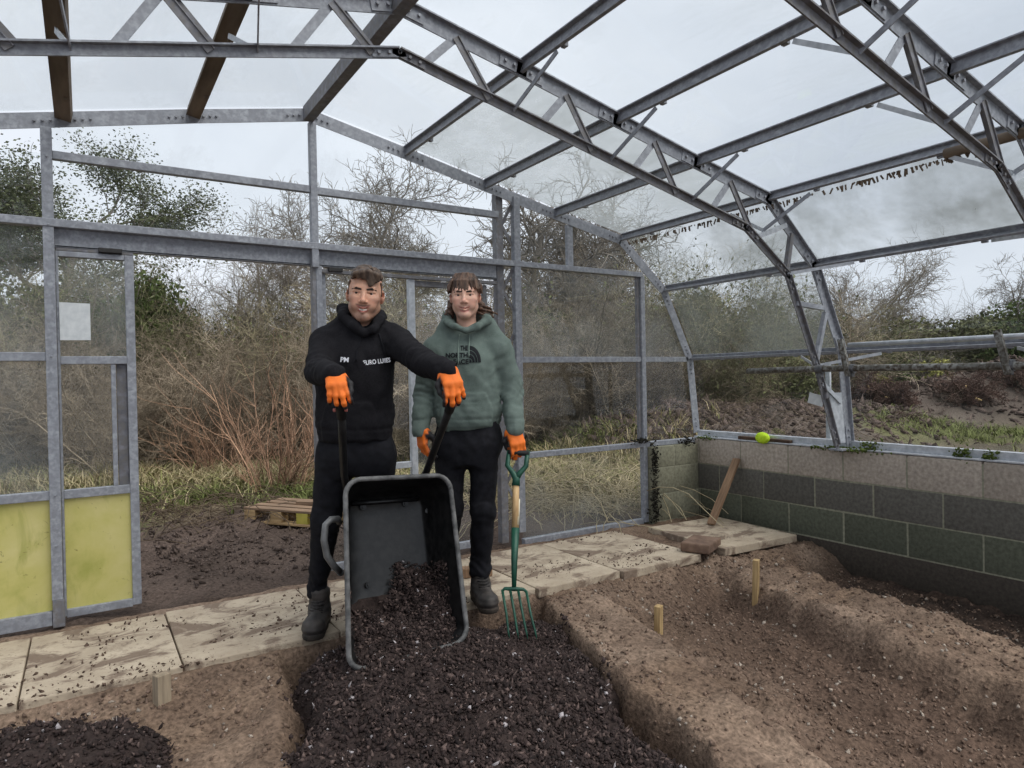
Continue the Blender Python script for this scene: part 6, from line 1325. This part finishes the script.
m = MB(); m.tube([mid - dn * .015, low], [.0165, .0185], 12); sh = fpart(m, 'shaft', M['ash'], smooth=True)
m = MB(); m.tube([low - dn * .16, low - dn * .03], .0192, 12); st = m.build('sticker', M['label_paper'], sh, True); st.matrix_parent_inverse = Matrix.Identity(4)
m = MB(); m.tube([low - dn * .015, low + dn * .14, hd - dn * .01], [.0205, .016, .011], 12); fpart(m, 'socket', M['fork_green'], smooth=True)
m = MB(); w2 = .048
m.tube([mid + dn * .01, mid - dn * .03, mid - dn * .06 - sx_ * .02, mid - dn * .095 - sx_ * w2, top - dn * .012 - sx_ * w2], [.021, .0195, .0145, .013, .012], 10); m.tube([mid - dn * .03, mid - dn * .06 + sx_ * .02, mid - dn * .095 + sx_ * w2, top - dn * .012 + sx_ * w2], [.0185, .0145, .013, .012], 10)
fpart(m, 'handle_yoke', M['fork_green'], smooth=True)
m = MB(); m.tube([top - sx_ * (w2 + .006), top + sx_ * (w2 + .006)], .0145, 12); fpart(m, 'grip_bar', M['grip'], smooth=True)
tipc = at(521.5, 630, 3.17); td = (tipc - hd) / np.linalg.norm(tipc - hd); hw = .058
m = MB(); m.tube([hd - sx_ * hw + td * .012, hd - sx_ * hw * .8, hd, hd + sx_ * hw * .8, hd + sx_ * hw + td * .012], [.007, .008, .011, .008, .007], 8); fpart(m, 'head', M['fork_green'], smooth=True)
for i in range(4):
    a = hd + sx_ * hw * (-1 + 2 * i / 3) + td * .006; L_ = np.linalg.norm(tipc - hd) * 1.18; b = a + td * L_ * .5 + fy * .012; c = a + td * L_ + sx_ * .004 * (i - 1.5)
    m = MB(); m.tube([a, b, c - td * .03, c], [.0068, .0062, .005, .0015], 8); fpart(m, 'tine', M['fork_green'], smooth=True)
# ================================================================== sky and light
w = bpy.data.worlds.new('overcast_sky'); SC.world = w; w.use_nodes = True; nt = w.node_tree; nt.nodes.clear()
N = lambda t: nt.nodes.new(t)
tc = N('ShaderNodeTexCoord'); mp = N('ShaderNodeMapping'); mp.inputs['Scale'].default_value = (1.0, 1.0, 2.4)
nt.links.new(tc.outputs['Generated'], mp.inputs['Vector'])
n1 = N('ShaderNodeTexNoise'); n1.inputs['Scale'].default_value = 1.5; n1.inputs['Detail'].default_value = 6; n1.inputs['Roughness'].default_value = .52; n1.inputs['Distortion'].default_value = .3
nt.links.new(mp.outputs[0], n1.inputs['Vector'])
cr = N('ShaderNodeValToRGB'); e = cr.color_ramp.elements
e[0].position = .34; e[0].color = srgb(202, 210, 222); e[1].position = .66; e[1].color = srgb(232, 238, 247)
nt.links.new(n1.outputs['Fac'], cr.inputs['Fac'])
bg = N('ShaderNodeBackground'); bg.inputs['Strength'].default_value = 1.12; nt.links.new(cr.outputs[0], bg.inputs['Color'])
wo = N('ShaderNodeOutputWorld'); nt.links.new(bg.outputs[0], wo.inputs['Surface'])
sl = bpy.data.lights.new('sun', 'SUN'); sl.energy = 3.2; sl.angle = math.radians(50); sl.color = (1.0, .97, .92)
so = bpy.data.objects.new('sun', sl); COL.objects.link(so); so.rotation_euler = Vector((-.35, .55, -1.0)).to_track_quat('-Z', 'Y').to_euler()
SC.cycles.max_bounces = 8; SC.cycles.transparent_max_bounces = 16; SC.cycles.diffuse_bounces = 3; SC.cycles.glossy_bounces = 2
